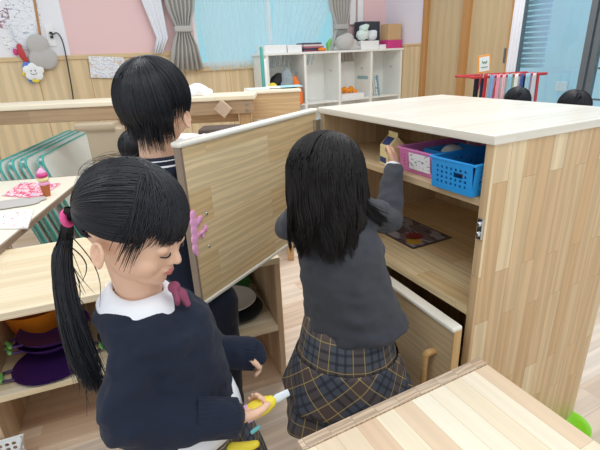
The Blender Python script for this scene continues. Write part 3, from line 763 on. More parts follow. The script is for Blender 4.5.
# ================================================================== CHILDREN'S DESK (left)
DZ = .58
d0, d1 = atz(0, 246, DZ), atz(88, 174, DZ)
dd = (d1 - d0); dd.z = 0; dang = math.atan2(dd.y, dd.x) - PI / 2
desk = thing('low_desk', 'cream-topped low desk with brown edge left of the girl', 'desk', (d0.x, d0.y, 0), dang)
dl = dd.length - .02
mb = MB(); mb.box((-.62, -.12, DZ - .022), (-.004, dl, DZ)); part('top', mb, plain('desk_cream', '#f0ead9', .4), desk, .004)
mb = MB(); mb.box((-.004, -.12, DZ - .024), (.006, dl + .004, DZ + .001)); mb.box((-.62, dl, DZ - .024), (-.004, dl + .006, DZ + .001)); part('edge_band', mb, M['dark_edge'], desk)
for x in (-.58, -.06):
    for y in (.16, dl - .08):
        mb = MB(); mb.lathe([(.014, 0), (.014, DZ - .022)], (x, y, 0), 12); part('leg', mb, M['steel'], desk, smooth=40)
def desk_flat(name, quad, z, th, mat, label, cat):
    P = [atz(x, y, z) for x, y in quad]; c_ = sum(P, Vector()) / 4
    V = [(p.x, p.y, z) for p in P] + [(p.x, p.y, z + th) for p in P]
    uv = [(0, 0), (.3, 0), (.3, .22), (0, .22)]
    mb = MB(); mb.add(V, [(3, 2, 1, 0), (4, 5, 6, 7), (0, 1, 5, 4), (1, 2, 6, 5), (2, 3, 7, 6), (3, 0, 4, 7)], [uv] * 6)
    return single(name, mb, mat, label, cat)
desk_flat('picture_page', [(2, 196), (22, 183), (61, 184), (38, 199)], DZ + .001, .004, M['print_pink'], 'open page of pink pictures lying on the low desk', 'page')
desk_flat('picture_book', [(-12, 230), (-6, 213), (34, 211), (28, 229)], DZ + .001, .008, M['print_apple'], 'white book with pink apple pictures at the desk corner', 'book')
a = atz(16, 204, DZ); mb = MB(); mb.ell((a.x, a.y, DZ + .006), (.13, .075, .006)); mb.ell((a.x + .08, a.y + .05, DZ + .006), (.05, .045, .006)); mb.ell((a.x - .05, a.y - .04, DZ + .006), (.1, .06, .006))
o = union('grey_felt', mb, M['greypatch'], None, .004, 2); tag(o, 'flat plain grey felt piece lying on the low desk', 'felt')
ic = atz(47.5, 196, DZ)
icr = thing('ice_cream_toy', 'stacked ice cream cone toy with pink and cream rings on the desk', 'toy', (ic.x, ic.y, DZ))
mb = MB(); mb.lathe([(.016, 0), (.022, .045), (.024, .062)], (0, 0, 0), 20); part('cone', mb, M['cone'], icr, smooth=40)
for i, (z, r, mt) in enumerate(((.07, .028, 'foam_pink'), (.092, .030, 'carton'), (.114, .029, 'mag'))):
    mb = MB(); mb.lathe([(.004, -.009), (r - .006, -.010), (r, 0), (r - .006, .010), (.004, .009)], (0, 0, z), 20); part('ring', mb, M[mt], icr, smooth=0)
mb = MB(); mb.lathe([(.02, .122), (.022, .132), (.012, .142), (.006, .15), (.001, .154)], (0, 0, 0), 16); part('swirl_top', mb, M['foam_pink'], icr, smooth=0)

# ================================================================== OPEN SHELF UNIT (left, low)
SA = math.radians(20.2); SP = (-.079, 1.392, 0)
su = thing('open_shelf_unit', 'low open wooden shelf unit behind the girl with toy dishes', 'shelf', SP, SA)
SL, SD, SH, ST = -1.23, .54, .553, .022
mb = MB(); mb.box((SL, -.004, SH - .024), (0, SD, SH), 0); part('top', mb, M['shelf_top'], su, .002)
mb = MB(); mb.box((-ST, 0, 0), (0, SD, SH - .024), 2); part('side_panel', mb, M['shelf_side'], su, .002)
mb = MB(); mb.box((-.985, 0, .022), (-.965, SD, SH - .024), 2); part('divider', mb, M['shelf_side'], su, .002)
mb = MB(); mb.box((SL, 0, 0), (SL + ST, SD, SH - .024), 2); part('side_panel', mb, M['shelf_side'], su, .002)
mb = MB(); mb.box((SL + ST, 0, 0), (-ST, SD, .022), 0); part('bottom', mb, M['shelf_bottom'], su, .002)
mb = MB(); mb.box((-.965, 0, .245), (-ST, SD, .267), 0); part('shelf_board', mb, M['shelf_top'], su, .002)
mb = MB(); mb.box((SL + ST, 0, .245), (-.985, SD, .267), 0); part('shelf_board', mb, M['shelf_top'], su, .002)
mb = MB(); mb.box((-.485, SD - .02, .267), (-ST, SD - .008, SH - .024), 0); mb.box((SL + ST, SD - .02, .022), (-ST, SD - .008, .245), 0); mb.box((SL + ST, SD - .02, .267), (-.5, SD - .008, SH - .024), 0); part('back_panel', mb, M['shelf_side'], su)
FSU = su.matrix_basis.copy()
def SU(x, y, z): return FSU @ Vector((x, y, z))
sz = .267
# orange bowl
c_ = SU(-.86, .33, sz); mb = MB(); mb.lathe([(.05, 0), (.055, .004), (.092, .05), (.115, .135), (.112, .135), (.089, .052), (.051, .008), (.001, .006)], c_, 36)
single('orange_bowl', mb, M['orange'], 'orange plastic bowl at the back of the shelf unit', 'bowl', smooth=50)
# purple plate + woks
def pan(name, cx, cy, cz, R, depth, mat, label, tabs, group=None, tiltx=0.):
    F = Matrix.Translation(SU(cx, cy, cz)) @ Matrix.Rotation(SA, 4, 'Z') @ Matrix.Rotation(tiltx, 4, 'X')
    r_ = thing(name, label, 'pan', tuple(F.translation), 0, group)
    mb = MB(); pr = [(R * .5, 0), (R * .78, depth * .35), (R * .94, depth * .75), (R, depth), (R * .975, depth), (R * .92, depth * .78), (R * .76, depth * .4 + .002), (R * .48, .004), (.001, .003)]
    mb.lathe(pr, (0, 0, 0), 40, F); part('bowl', mb, mat, r_, smooth=60, world=True)
    for a in tabs:
        A = F @ Matrix.Rotation(a, 4, 'Z')
        mb = MB(); mb.tube([A @ Vector(q) for q in ((R * .95, -.028, depth * .95), (R * 1.22, -.02, depth + .004), (R * 1.22, .02, depth + .004), (R * .95, .028, depth * .95))], .0045, 8, sub=4)
        h = part('handle', mb, mat, r_, smooth=0, world=True)
        mb = MB(); mb.tube([A @ Vector((R * 1.22, -.018, depth + .004)), A @ Vector((R * 1.22, .018, depth + .004))], .0075, 10)
        part('grip', mb, M['greenclip'], h, smooth=0, world=True)
    return r_
pan('purple_frying_pan', -.80, .115, sz, .125, .012, M['purpledark'], 'flat dark purple pan with green grips under the woks', (PI + .25, .1))
pan('purple_wok', -.80, .20, sz + .03, .115, .042, M['purple'], 'lower purple wok nested under another one', (PI + .5,), 'nested purple woks')
pan('purple_wok', -.792, .205, sz + .05, .118, .042, M['purple'], 'topmost purple wok of the nested pair', (PI + .5,), 'nested purple woks')
# dark pan behind the ponytail
c_ = SU(-.56, .17, sz); mb = MB(); mb.lathe([(.075, 0), (.095, .03), (.1, .034), (.092, .03), (.07, .005), (.001, .004)], c_, 32)
single('dark_saucepan', mb, M['ironpan'], 'dark grey round pan behind the ponytail', 'pan', smooth=50)
# plate on dark pan, right end
c_ = SU(-.15, .16, sz); mb = MB(); mb.lathe([(.08, 0), (.108, .018), (.112, .022), (.104, .02), (.07, .006), (.001, .005)], c_, 36)
single('dark_saucer', mb, M['ironpan'], 'dark round saucer under the white plate', 'saucer', smooth=50)
c_ = SU(-.165, .175, sz + .022); mb = MB(); mb.lathe([(.05, 0), (.06, .006), (.10, .034), (.106, .038), (.101, .04), (.06, .014), (.04, .009), (.001, .008)], c_, 40)
single('white_plate', mb, M['porcelain'], 'white deep plate on the shelf end', 'plate', smooth=50)
F = FSU @ Matrix.Translation((-.17, .40, sz)) @ Matrix.Rotation(.12, 4, 'Z')
mb = MB()
def tray(mb, F, w, d, h, t=.006, flare=.0):
    mb.box((-w / 2, -d / 2, 0), (w / 2, d / 2, t), 0, F)
    for lo, hi in (((-w / 2, -d / 2, 0), (w / 2, -d / 2 + t, h)), ((-w / 2, d / 2 - t, 0), (w / 2, d / 2, h)), ((-w / 2, -d / 2, 0), (-w / 2 + t, d / 2, h)), ((w / 2 - t, -d / 2, 0), (w / 2, d / 2, h))): mb.box(lo, hi, 0, F)
tray(mb, F, .22, .2, .07); single('green_tray', mb, M['green'], 'green square tub behind the white plate', 'tray', bevel=.002)
mb = MB(); mb.cbox((0, 0, .045), (.2, .18, .03), 0, F); single('white_tub', mb, M['white'], 'white block sitting inside the green tub', 'tub', bevel=.01)
mb = MB(); mb.lathe([(.02, 0), (.045, .012), (.047, .014), (.03, .004), (.001, .003)], SU(-.055, .30, sz), 24); single('steel_dish', mb, M['steel'], 'small steel dish at the shelf side panel', 'dish', smooth=50)

# ================================================================== THE CABINET
CABR = math.atan2(-.8977, .4407); CABP = (.088, 1.542, 0)
cab = thing('play_cabinet', 'tall open pine play cabinet with baskets inside', 'cabinet', CABP, CABR)
FC = cab.matrix_basis.copy()
W_, D_, H_, T_ = .733, .56, 1.05, .022
mb = MB(); mb.box((-.004, -.006, H_ - .020), (W_ + .004, D_ + .004, H_), 1); part('top', mb, M['pine_top'], cab, .002)
mb = MB(); mb.box((W_ - T_, 0, 0), (W_, D_, H_ - .020), 2); part('side_panel', mb, M['pine'], cab, .0015)
mb = MB(); mb.box((0, 0, 0), (T_, D_, H_ - .020), 2); part('side_panel', mb, M['pine_inner'], cab, .0015)
mb = MB(); mb.box((T_, D_ - .012, 0), (W_ - T_, D_, H_ - .020), 2); part('back_panel', mb, M['pine_inner'], cab)
mb = MB(); mb.box((T_, .03, .03), (W_ - T_, D_ - .012, .05), 0); part('bottom', mb, M['pine_inner'], cab)
mb = MB(); mb.box((T_, .004, .602), (W_ - T_, D_ - .012, .625), 0); part('middle_board', mb, M['pine_door'], cab, .001)
mb = MB(); mb.box((T_, .004, .888), (W_ - T_, .34, .906), 0); part('shelf_board', mb, M['pine_inner'], cab, .001)
mb = MB(); mb.box((W_ - .016, -.006, .815), (W_ - .002, .0, .865))
ca = part('catch_plate', mb, M['steel'], cab, .001)
for z in (.828, .852):
    m2 = MB(); m2.ell((W_ - .009, -.008, z), (.006, .004, .006), None, 12, 8); part('screw', m2, M['steel'], ca, smooth=0, world=False)
# upper door, swung open on the left
Pf = Vector((-.273, .958, 0)); e_ = Pf - Vector((CABP[0], CABP[1], 0)); DW = e_.length - .03; e_.normalize()
FD = wall_frame(Vector((CABP[0], CABP[1], 0)) + Vector((-.012, .004, 0)), e_)      # x to the free edge, +y = away from the girl?
def doorpart(name, lo, hi, mat, par, grain=0, bevel=.0015, **k):
    mb = MB(); mb.box(lo, hi, grain, FD); return part(name, mb, mat, par, bevel, world=True, **k)
sgn = -1 if FD.col[1].xyz.dot(Vector((.85, -.526, 0))) > 0 else 1
# inner face at local y = 0, thickness goes away from the girl
y0, y1 = (0, .02) if sgn == 1 else (-.02, 0)
door = doorpart('door', (.006, y0, .62), (DW - .008, y1, 1.035), M['pine_door'], cab)
doorpart('edge_strip', (DW - .008, y0 - .001, .615), (DW, y1 + .001, 1.034), M['dark_edge'], door, 2)
doorpart('edge_guard', (-.002, y0 - .006, 1.033), (DW + .003, y1 + .006, 1.046), M['trim_white'], door, bevel=.005)
doorpart('bottom_guard', (-.002, y0 - .005, .610), (DW + .003, y1 + .004, .622), M['trim_white'], door, bevel=.004)
inner = -sgn  # sign of the inner side along local y
yi = y0 if sgn == 1 else y1
for px, py in ((206.5, 213.5), (209, 246)):
    q = FD.inverted() @ onplane(px, py, FD @ Vector((0, yi, 0)), FD.col[1].xyz)
    m2 = MB(); m2.ell((q.x, yi - .001 * sgn, q.z), (.0045, .003, .0045), FD, 12, 8); part('screw', m2, M['steel'], door, smooth=0, world=True)
for z in (.68, .98):
    hg = MB(); hg.box((-.014, -.012, z - .03), (.03, -.003 if sgn > 0 else .012, z + .03), 0, FD)
    part('hinge', hg, M['steel'], door, .001, world=True)
# pink foam hand-shape stuck on the door
fx = FD.inverted() @ onplane(194, 234, FD @ Vector((0, yi, 0)), FD.col[1].xyz)
mb = MB(); ysg = yi - .004 * sgn
def dblob(px, py, r, rz=None):
    q = FD.inverted() @ onplane(px, py, FD @ Vector((0, yi, 0)), FD.col[1].xyz); mb.ell((q.x, ysg, q.z), (r, .004, rz or r), FD, 14, 8)
for px, py, r, rz in ((191.5, 215, .011, .014), (192.5, 222, .014, .016), (193, 230, .013, .018), (193.5, 239, .013, .018), (194, 248, .011, .016), (196, 253, .006, .008), (199, 218, .009, .009), (197, 222, .008, .009), (204.5, 228, .008, .010), (201, 232, .008, .007), (197, 235, .008, .008), (202, 236, .006, .005)): dblob(px, py, r, rz)
o = union('pink_foam_sticker', mb, M['foam_pink'], None, .0025, 3); tag(o, 'pink foam cactus-like sticker on the open door', 'sticker')
# lower door, slightly ajar, hinged on the left
FLD = FC @ Matrix.Translation((.012, -.004, 0)) @ Matrix.Rotation(math.radians(-2.2), 4, 'Z')
mb = MB(); mb.box((.0, -.022, .035), (.715, 0, .583), 0, FLD); ld = part('door', mb, M['pine_lower'], cab, .0015, world=True, label='closed lower door with wooden handle')
mb = MB(); mb.box((.0, -.028, .580), (.718, .004, .594), 0, FLD); part('edge_guard', mb, M['trim_white'], ld, .005, world=True)
mb = MB(); mb.box((.715, -.023, .035), (.7185, .001, .583), 2, FLD); part('edge_strip', mb, M['handle_wood'], ld, 0, world=True)
q = FLD.inverted() @ onplane(433, 366, FLD @ Vector((0, -.022, 0)), FLD.col[1].xyz)
mb = MB(); hz0 = q.z
mb.tube([FLD @ Vector(p) for p in ((q.x, -.018, hz0 + .047), (q.x, -.045, hz0 + .05), (q.x, -.052, hz0 + .03), (q.x, -.052, hz0 - .06), (q.x, -.045, hz0 - .08), (q.x, -.018, hz0 - .077))], [(.010, .008)] * 6, 10, side=(FLD.col[0].xyz), sub=3)
part('handle', mb, M['handle_wood'], ld, smooth=0, world=True)

# things inside the cabinet
def panel_holes(mb, O, ux, uy, w, h, nx, ny, mx, my, rf=.33, skip=None, oval=None, t=.002):
    """flat panel at O spanned by ux*w, uy*h with nx*ny round holes inside margins"""
    O, ux, uy = Vector(O), Vector(ux).normalized(), Vector(uy).normalized(); nn = ux.cross(uy)
    cw, ch = (w - 2 * mx) / nx, (h - 2 * my) / ny
    def P(a, b_): return O + ux * a + uy * b_
    def quad(a0, b0, a1, b1): mb.add([P(a0, b0), P(a1, b0), P(a1, b1), P(a0, b1)], [(0, 1, 2, 3)])
    quad(0, 0, w, my); quad(0, h - my, w, h); quad(0, my, mx, h - my); quad(w - mx, my, w, h - my)
    for i in range(nx):
        for j in range(ny):
            a0, b0 = mx + i * cw, my + j * ch
            if skip and skip(i, j): continue      # the open hand slot
            r = rf * min(cw, ch); c0, c1 = a0 + cw / 2, b0 + ch / 2
            outer = []; innr = []
            for k in range(12):
                t_ = 2 * PI * (k + .5) / 12; dx, dy = math.cos(t_), math.sin(t_); innr.append(P(c0 + dx * r, c1 + dy * r))
                s_ = min((cw / 2) / max(abs(dx), 1e-6), (ch / 2) / max(abs(dy), 1e-6)); outer.append([c0 + dx * s_, c1 + dy * s_])
            # corners: push nearest outer points to cell corners
            for cx, cy in ((a0, b0), (a0 + cw, b0), (a0 + cw, b0 + ch), (a0, b0 + ch)):
                kk = min(range(12), key=lambda k: (outer[k][0] - cx) ** 2 + (outer[k][1] - cy) ** 2); outer[kk] = [cx, cy]
            V = [P(*q_) for q_ in outer] + innr
            mb.add(V, [(k, (k + 1) % 12, 12 + (k + 1) % 12, 12 + k) for k in range(12)])
def basket(name, F, w, d, h, mat, label, nx, nyd, nz, rf=.34, handle=None, flare=.012):
    r_ = thing(name, label, 'basket', tuple(F @ Vector((w / 2, d / 2, 0))))
    mb = MB(); R3 = F.to_3x3()
    def wall(p0, p1, n, out, sk=None):
        p0, p1 = Vector(p0), Vector(p1); out = Vector(out)
        ux = R3 @ (p1 - p0); uy = R3 @ (Vector((0, 0, h)) + out * flare)
        panel_holes(mb, F @ p0, ux, uy, (p1 - p0).length, uy.length, n, nz, .012, .012, rf, sk)
    wall((0, 0, 0), (w, 0, 0), nx, (0, -1, 0), handle); wall((w, 0, 0), (w, d, 0), nyd, (1, 0, 0)); wall((w, d, 0), (0, d, 0), nx, (0, 1, 0)); wall((0, d, 0), (0, 0, 0), nyd, (-1, 0, 0))
    mb.add([F @ Vector(p) for p in ((0, 0, 0), (w, 0, 0), (w, d, 0), (0, d, 0))], [(0, 1, 2, 3)])
    part('body', mb, mat, r_, world=True, solid=.0022, fix=False)
    f = flare; rim = [F @ Vector(p) for p in ((-f, -f, h), (w + f, -f, h), (w + f, d + f, h), (-f, d + f, h), (-f, -f, h))]
    mb = MB(); mb.tube(rim, .0035, 8, side=(0, 0, 1)); part('rim', mb, mat, r_, smooth=40, world=True)
    return r_
zs = .9075
Fb = FC @ Matrix.Translation((.572, -.010, zs)) @ Matrix.Rotation(math.radians(1), 4, 'Z')
bb = basket('blue_basket', Fb, .122, .25, .072, M['blueplastic'], 'bright blue perforated basket at the right end of the shelf', 7, 12, 4, .30, handle=lambda i, j: (j == 2 and i in (4, 5)), flare=.005)
Fp = FC @ Matrix.Translation((.400, .035, zs)) @ Matrix.Rotation(math.radians(-1), 4, 'Z')
pb = basket('pink_basket', Fp, .145, .25, .062, M['pinkplastic'], 'pink perforated basket with a white label in the cabinet', 8, 12, 4, .28, flare=.008)
mb = MB(); Fl = Fp @ Matrix.Translation((.045, -.007, .012)) @ Matrix.Rotation(math.radians(7), 4, 'X'); mb.box((0, -.0012, 0), (.082, .0, .045), 0, Fl); part('label', mb, M['print_label'], pb, world=True)
mb = MB(); tray(mb, Fp @ Matrix.Translation((.09, .10, .012)), .09, .13, .05); single('blue_tub', mb, M['blueplastic'], 'small blue tub inside the pink basket', 'tub')
mb = MB(); k = Fp @ Vector((.09, .1, .05)); mb.ell(k, (.03, .03, .02)); single('clear_packet', mb, M['cream_panel'], 'grey white packet in the pink basket tub', 'packet', smooth=0)
Fg = FC @ Matrix.Translation((.52, .262, zs)); mb = MB(); mb.box((0, 0, 0), (.18, .07, .10), 0, Fg); single('pale_green_box', mb, plain('pale_green', '#b9d0c0', .5), 'pale green box behind the blue basket', 'box', bevel=.004)
mb = MB()
for i in range(3): mb.ell(Fb @ Vector((.04 + .035 * i, .08 + .03 * (i % 2), .02)), (.024, .03, .016))
o = union('dark_toys', mb, plain('dark_plum', '#5d3e4c', .6), None, .004, 1); tag(o, 'dark plum toy pieces inside the blue basket', 'toy')
# milk carton (toy)
Fk = FC @ Matrix.Translation((.306, .03, zs)) @ Matrix.Rotation(math.radians(-12), 4, 'Z')
mc = thing('milk_carton_toy', 'cream and navy toy milk carton held by the girl', 'toy', tuple(Fk.translation))
mb = MB(); w2, h2, hr = .056, .055, .030
P = [(0, 0, 0), (w2, 0, 0), (w2, w2, 0), (0, w2, 0), (0, 0, h2), (w2, 0, h2), (w2, w2, h2), (0, w2, h2), (0, w2 / 2, h2 + hr), (w2, w2 / 2, h2 + hr), (0, w2 / 2, h2 + hr + .008), (w2, w2 / 2, h2 + hr + .008)]
mb.add([Fk @ Vector(p) for p in P], [(3, 2, 1, 0), (0, 1, 5, 4), (1, 2, 6, 5), (2, 3, 7, 6), (3, 0, 4, 7), (4, 5, 9, 8), (6, 7, 8, 9), (5, 6, 9), (7, 4, 8)])
mb.box((0, w2 / 2 - .0015, h2 + hr - .002), (w2, w2 / 2 + .0015, h2 + hr + .010), 0, Fk)
part('body', mb, M['carton'], mc, .001, world=True)
mb = MB(); nrm = .001
mb.add([Fk @ Vector(p) for p in ((.006, .003 - nrm, h2 + .0035 + nrm), (w2 - .006, .003 - nrm, h2 + .0035 + nrm), (w2 - .006, .022 - nrm, h2 + .0238 + nrm), (.006, .022 - nrm, h2 + .0238 + nrm))], [(0, 1, 2, 3)])
part('navy_print', mb, M['cartonblue'], mc, world=True)
mb = MB(); mb.box((-.0008, .006, .008), (0, .04, .030), 0, Fk); part('side_print', mb, M['cartonblue'], mc, world=True)
mb = MB(); mb.box((.004, -.0008, .006), (.044, 0, .022), 0, Fk)
part('front_print', mb, M['cartonblue'], mc, world=True)
# food picture lying on the middle board
zf = .6265
c4 = [(.135, .31), (.135, .115), (.40, .135), (.40, .285)]
fq = [FC @ Vector((x, y, zf)) for x, y in ((.15, .13), (.37, .13), (.37, .285), (.15, .285))]
ft = thing('food_picture', 'glossy food picture card lying on the middle board', 'picture', tuple(FC @ Vector((.26, .2, zf))), CABR)
mb = MB(); mb.box((-.12, -.085, 0), (.12, .085, .0015)); part('card', mb, plain('card_dark', '#4b3b41', .3), ft)
mb = MB(); mb.box((-.112, -.077, .0016), (.112, .077, .0022)); part('print', mb, M['print_food'], ft)
for x, y, rx, ry, cc, nm in ((.045, -.015, .030, .030, '#8c2f3a', 'red_food'), (.078, -.045, .026, .026, '#c09a3c', 'yellow_food'), (-.03, -.02, .035, .022, '#59505a', 'dark_food'), (-.01, .04, .03, .02, '#75656a', 'brown_food')):
    mb = MB(); mb.lathe([(rx, 0), (rx, .0008)], (x, y, .0023), 24, sy=ry / rx); part(nm, mb, plain(nm, cc, .4), ft)

# ================================================================== FRONT TABLE (near right)
TZ = .60
ta, tb_ = atz(483, 360, TZ), atz(297, 440, TZ)
tt = thing('pine_table_unit', 'low pine unit with a flat light top in the foreground', 'table', (tb_.x, tb_.y, 0), math.radians(26.15))
TL = (ta - tb_).length; TD = .72
# local x along the far edge (to the cabinet), local -y toward the camera
mb = MB(); mb.box((0, -.022, 0), (TL, 0, TZ), 2)
o = part('end_panel', mb, M['pine_edge'], tt, .0015)
mb = MB(); mb.box((0, -TD, TZ - .022), (TL, -.0225, TZ - .003), 1); part('top', mb, M['pine_table'], tt, .0015)
mb = MB(); mb.box((0, -TD, 0), (.02, -.0225, TZ - .022), 2); part('side_panel', mb, M['pine'], tt, .0015)
mb = MB(); mb.box((TL - .02, -TD, 0), (TL, -.0225, TZ - .022), 2); part('side_panel', mb, M['pine'], tt, .0015)
mb = MB(); mb.box((.02, -TD + .02, .02), (TL - .02, -.03, .04), 1); part('bottom', mb, M['pine_inner'], tt)
# lime bowl on the floor
c_ = atz(560, 427, .0); mb = MB(); mb.lathe([(.028, 0), (.032, .003), (.06, .022), (.075, .038), (.072, .038), (.058, .024), (.026, .007), (.001, .006)], (c_.x + .0, c_.y - .02, 0), 36)
single('lime_bowl', mb, M['lime'], 'lime green bowl on the floor beside the cabinet', 'bowl', smooth=50)
# white mesh basket at the bottom left
Fw = FSU @ Matrix.Translation((-1.14, -.19, 0)); bm_ = basket('white_mesh_basket', Fw, .22, .17, .11, M['white'], 'white mesh basket at the lower left corner', 10, 8, 5, .38, flare=.01)

# ================================================================== DRYING RACK, SIGN
ra, rb_ = aty(465, 77, 4.05), aty(549, 75, 4.05)
hzr = (ra.z + rb_.z) / 2
ang = math.radians(8); Lr = (rb_.x - ra.x) * .97
rk = thing('drying_rack', 'red towel drying rack in front of the sliding doors', 'rack', (ra.x + .06, ra.y, 0), ang)
FR = rk.matrix_basis.copy()
for y in (0, .28):
    mb = MB(); mb.tube([(0, y, hzr), (Lr, y, hzr)], .013, 8); part('rail', mb, M['red'], rk, smooth=0)
mb = MB()
for i in range(9): mb.tube([(i * Lr / 8, 0, hzr), (i * Lr / 8, .28, hzr)], .008, 6)
part('cross_rods', mb, M['red'], rk, smooth=0)
for x, s in ((.06, .2), (Lr - .06, -.02)):
    mb = MB(); mb.tube([(x + s, 0, hzr), (x, -.02, .02)], .013, 8); mb.tube([(x + s, .28, hzr), (x, .3, .02)], .013, 8); mb.tube([(x + s * .4, -.01, hzr * .4), (x + s * .4, .29, hzr * .4)], .01, 6)
    part('leg', mb, M['red'], rk, smooth=0)
cols = ['#2a2d3a', '#c23a3e', '#30405a', '#8fb3dd', '#f0f0f2', '#f2a9c0', '#f4bccb', '#eec0cf', '#f3f1ea', '#9fcbe0', '#dbe6da', '#f6f6f6', '#b9dcb4', '#4a66a8', '#eaeaea', '#a9d5e8', '#1f2530', '#e8e8ec', '#d8b7d4']
names = ['charcoal', 'red', 'slate blue', 'sky blue', 'white', 'pink', 'light pink', 'rosy', 'ivory', 'aqua', 'mint', 'bright white', 'leaf green', 'blue', 'off white', 'light aqua', 'black', 'pale grey', 'lilac']
for i, cc in enumerate(cols):
    x = .10 + i * (Lr - .2) / (len(cols) - 1); w_ = .014 if i % 3 else .022; y = .0 if i % 2 else .10
    h_ = .30 + .08 * (i % 4 == 1)
    n = 6; rings = []
    for z in (hzr + .012, hzr - .02, hzr - h_ * .5, hzr - h_):
        rings.append([FR @ Vector((x - w_ + 2 * w_ * k / n, y - .016 + .006 * math.sin(k * 2.1 + i), z)) for k in range(n + 1)])
    mb = MB(); mb.rings(rings, closed=False, cap=False)
    single('hanging_towel', mb, plain('towel_%d' % i, cc, .9), names[i] + ' towel hanging on the red drying rack', 'towel', 'towels on the red rack', smooth=0, solid=.006)
sg = aty(484, 64, 4.0)
FG = Matrix.Translation(sg) @ Matrix.Rotation(.2, 4, 'Z') @ Matrix.Rotation(-.10, 4, 'Y')
sr = thing('small_sign', 'small orange-framed sign with a green mark above the rack', 'sign', (sg.x, sg.y, hzr))
mb = MB(); mb.box((-.062, -.004, -.075), (.062, .004, .075), 0, FG); part('frame', mb, plain('sign_orange', '#f0a24e', .5), sr, .003, world=True)
mb = MB(); mb.box((-.048, -.006, -.06), (.048, -.0045, .06), 0, FG); part('card', mb, M['white'], sr, world=True)
mb = MB(); mb.tube([FG @ Vector((x, -.008, z)) for x, z in ((-.02, .025), (-.012, .008), (0, .018), (.012, .005), (.022, .022))], .004, 6, sub=3); mb.tube([FG @ Vector((-.03, -.008, -.025)), FG @ Vector((.03, -.008, -.027))], .003, 6); part('green_mark', mb, plain('sign_green', '#4f8a5c', .6), sr, world=True)
mb = MB(); mb.tube([FG @ Vector((0, 0, -.07)), (sg.x + .005, sg.y, hzr)], .005, 6); part('stem', mb, M['steel'], sr, world=True)
# ================================================================== PEOPLE
def frame(c, yaw, pitch=0, roll=0, s=1.):
    """head frame: x towards the face, y left, z up; pitch > 0 looks down"""
    return Matrix.Translation(Vector(c)) @ Matrix.Rotation(math.radians(yaw), 4, 'Z') @ Matrix.Rotation(math.radians(pitch), 4, 'Y') @ Matrix.Rotation(math.radians(roll), 4, 'X') @ Matrix.Scale(s, 4)

def head(mb, F, ears=(1, -1), face=True):
    e = lambda c, r, seg=20, nr=12: mb.ell(c, r, F, seg, nr)
    e((-.010, 0, .028), (.087, .074, .083), 28, 18)
    e((.024, 0, -.012), (.060, .062, .062), 24, 16)
    e((.020, 0, -.038), (.052, .055, .048), 24, 16)
    if face:
        for y in (1, -1):
            e((.042, y * .030, -.034), (.032, .029, .029))
            e((.069, y * .029, -.001), (.0125, .0155, .011))      # lid
            e((.079, y * .0085, -.031), (.007, .0062, .0055))    # nostril wing
        e((.056, 0, -.070), (.021, .022, .017))
        e((.046, 0, -.060), (.03, .038, .026))
        mb.tube([F @ Vector(p) for p in ((.074, 0, .004), (.081, 0, -.012), (.0885, 0, -.026))], [.0065, .007, .0085], 10)
        e((.0705, 0, -.047), (.013, .02, .010))
    for y in ears:
        E_ = F @ Matrix.Translation((-.005, y * .0755, -.026)) @ Matrix.Scale(.9, 4) @ Matrix.Rotation(y * math.radians(28), 4, 'Z') @ Matrix.Rotation(math.radians(-12), 4, 'Y')
        pts = [E_ @ Vector((.012 - .0 * k + (-.014 - .013 * math.cos(t)) + .013, y * .006, .001 + .024 * math.sin(t))) for k, t in ((k, math.radians(-60 + k * 24)) for k in range(0))]
        loop = []
        for k in range(13):
            t = math.radians(-40 + k * 22)
            loop.append(E_ @ Vector((.0135 * math.cos(t) * (1 if math.sin(t) > -.3 else .75), y * (.006 + .003 * math.cos(t - 2.6)), .0235 * math.sin(t))))
        mb.tube(loop, .0036, 8, sub=2)
        mb.ell((-.001, y * -.001, 0), (.0115, .0034, .021), E_, 16, 10)
        mb.ell((.002, y * .004, -.019), (.007, .004, .006), E_, 12, 8)
        mb.ell((.0125, y * .004, -.003), (.0035, .004, .006), E_, 10, 8)
        mb.ell((-.003, y * .004, .004), (.0028, .003, .012), E_, 10, 8)

def hand(mb, w, d, n, th, s=1., curl=(25, 35, 25), spread=.9, thumb=45):
    """w wrist, d towards the fingers, n the side fingers curl to, th the thumb side"""
    w, d, n = Vector(w), Vector(d).normalized(), Vector(n); n = (n - d * n.dot(d)).normalized()
    side = d.cross(n).normalized()
    if side.dot(Vector(th)) < 0: side = -side
    mb.tube([w - d * .012 * s, w + d * .006 * s, w + d * .026 * s, w + d * .040 * s], [(.015 * s, .012 * s), (.0165 * s, .011 * s), (.022 * s, .0105 * s), (.0215 * s, .009 * s)], 14, side=side)
    for i, (off, ln, r) in enumerate(((.0165, .038, .0061), (.0055, .043, .0063), (-.0055, .040, .006), (-.016, .031, .0054))):
        p = w + d * .038 * s + side * off * s
        dirv = (d + side * off * 4 * spread).normalized()
        P = [p - dirv * .012 * s, p]; a = 0
        for k, f in enumerate((.46, .30, .24)):
            a += math.radians(curl[k]); q = dirv * math.cos(a) + n * math.sin(a); P.append(P[-1] + q * ln * f * s)
        mb.tube(P, [r * s * 1.05, r * s * 1.05, r * s, r * s * .92, r * s * .82], 10)
    t0 = w + d * .012 * s + side * .013 * s; a = math.radians(thumb)
    t1 = t0 + (d * math.cos(a) + side * math.sin(a)) * .018 * s + n * .004 * s
    t2 = t1 + (d * math.cos(a * .6) + side * math.sin(a * .6) * .8 + n * .35).normalized() * .016 * s
    t3 = t2 + (d + n * .5).normalized() * .012 * s
    mb.tube([t0, t1, t2, t3], [.0085 * s, .0078 * s, .0068 * s, .0058 * s], 10)

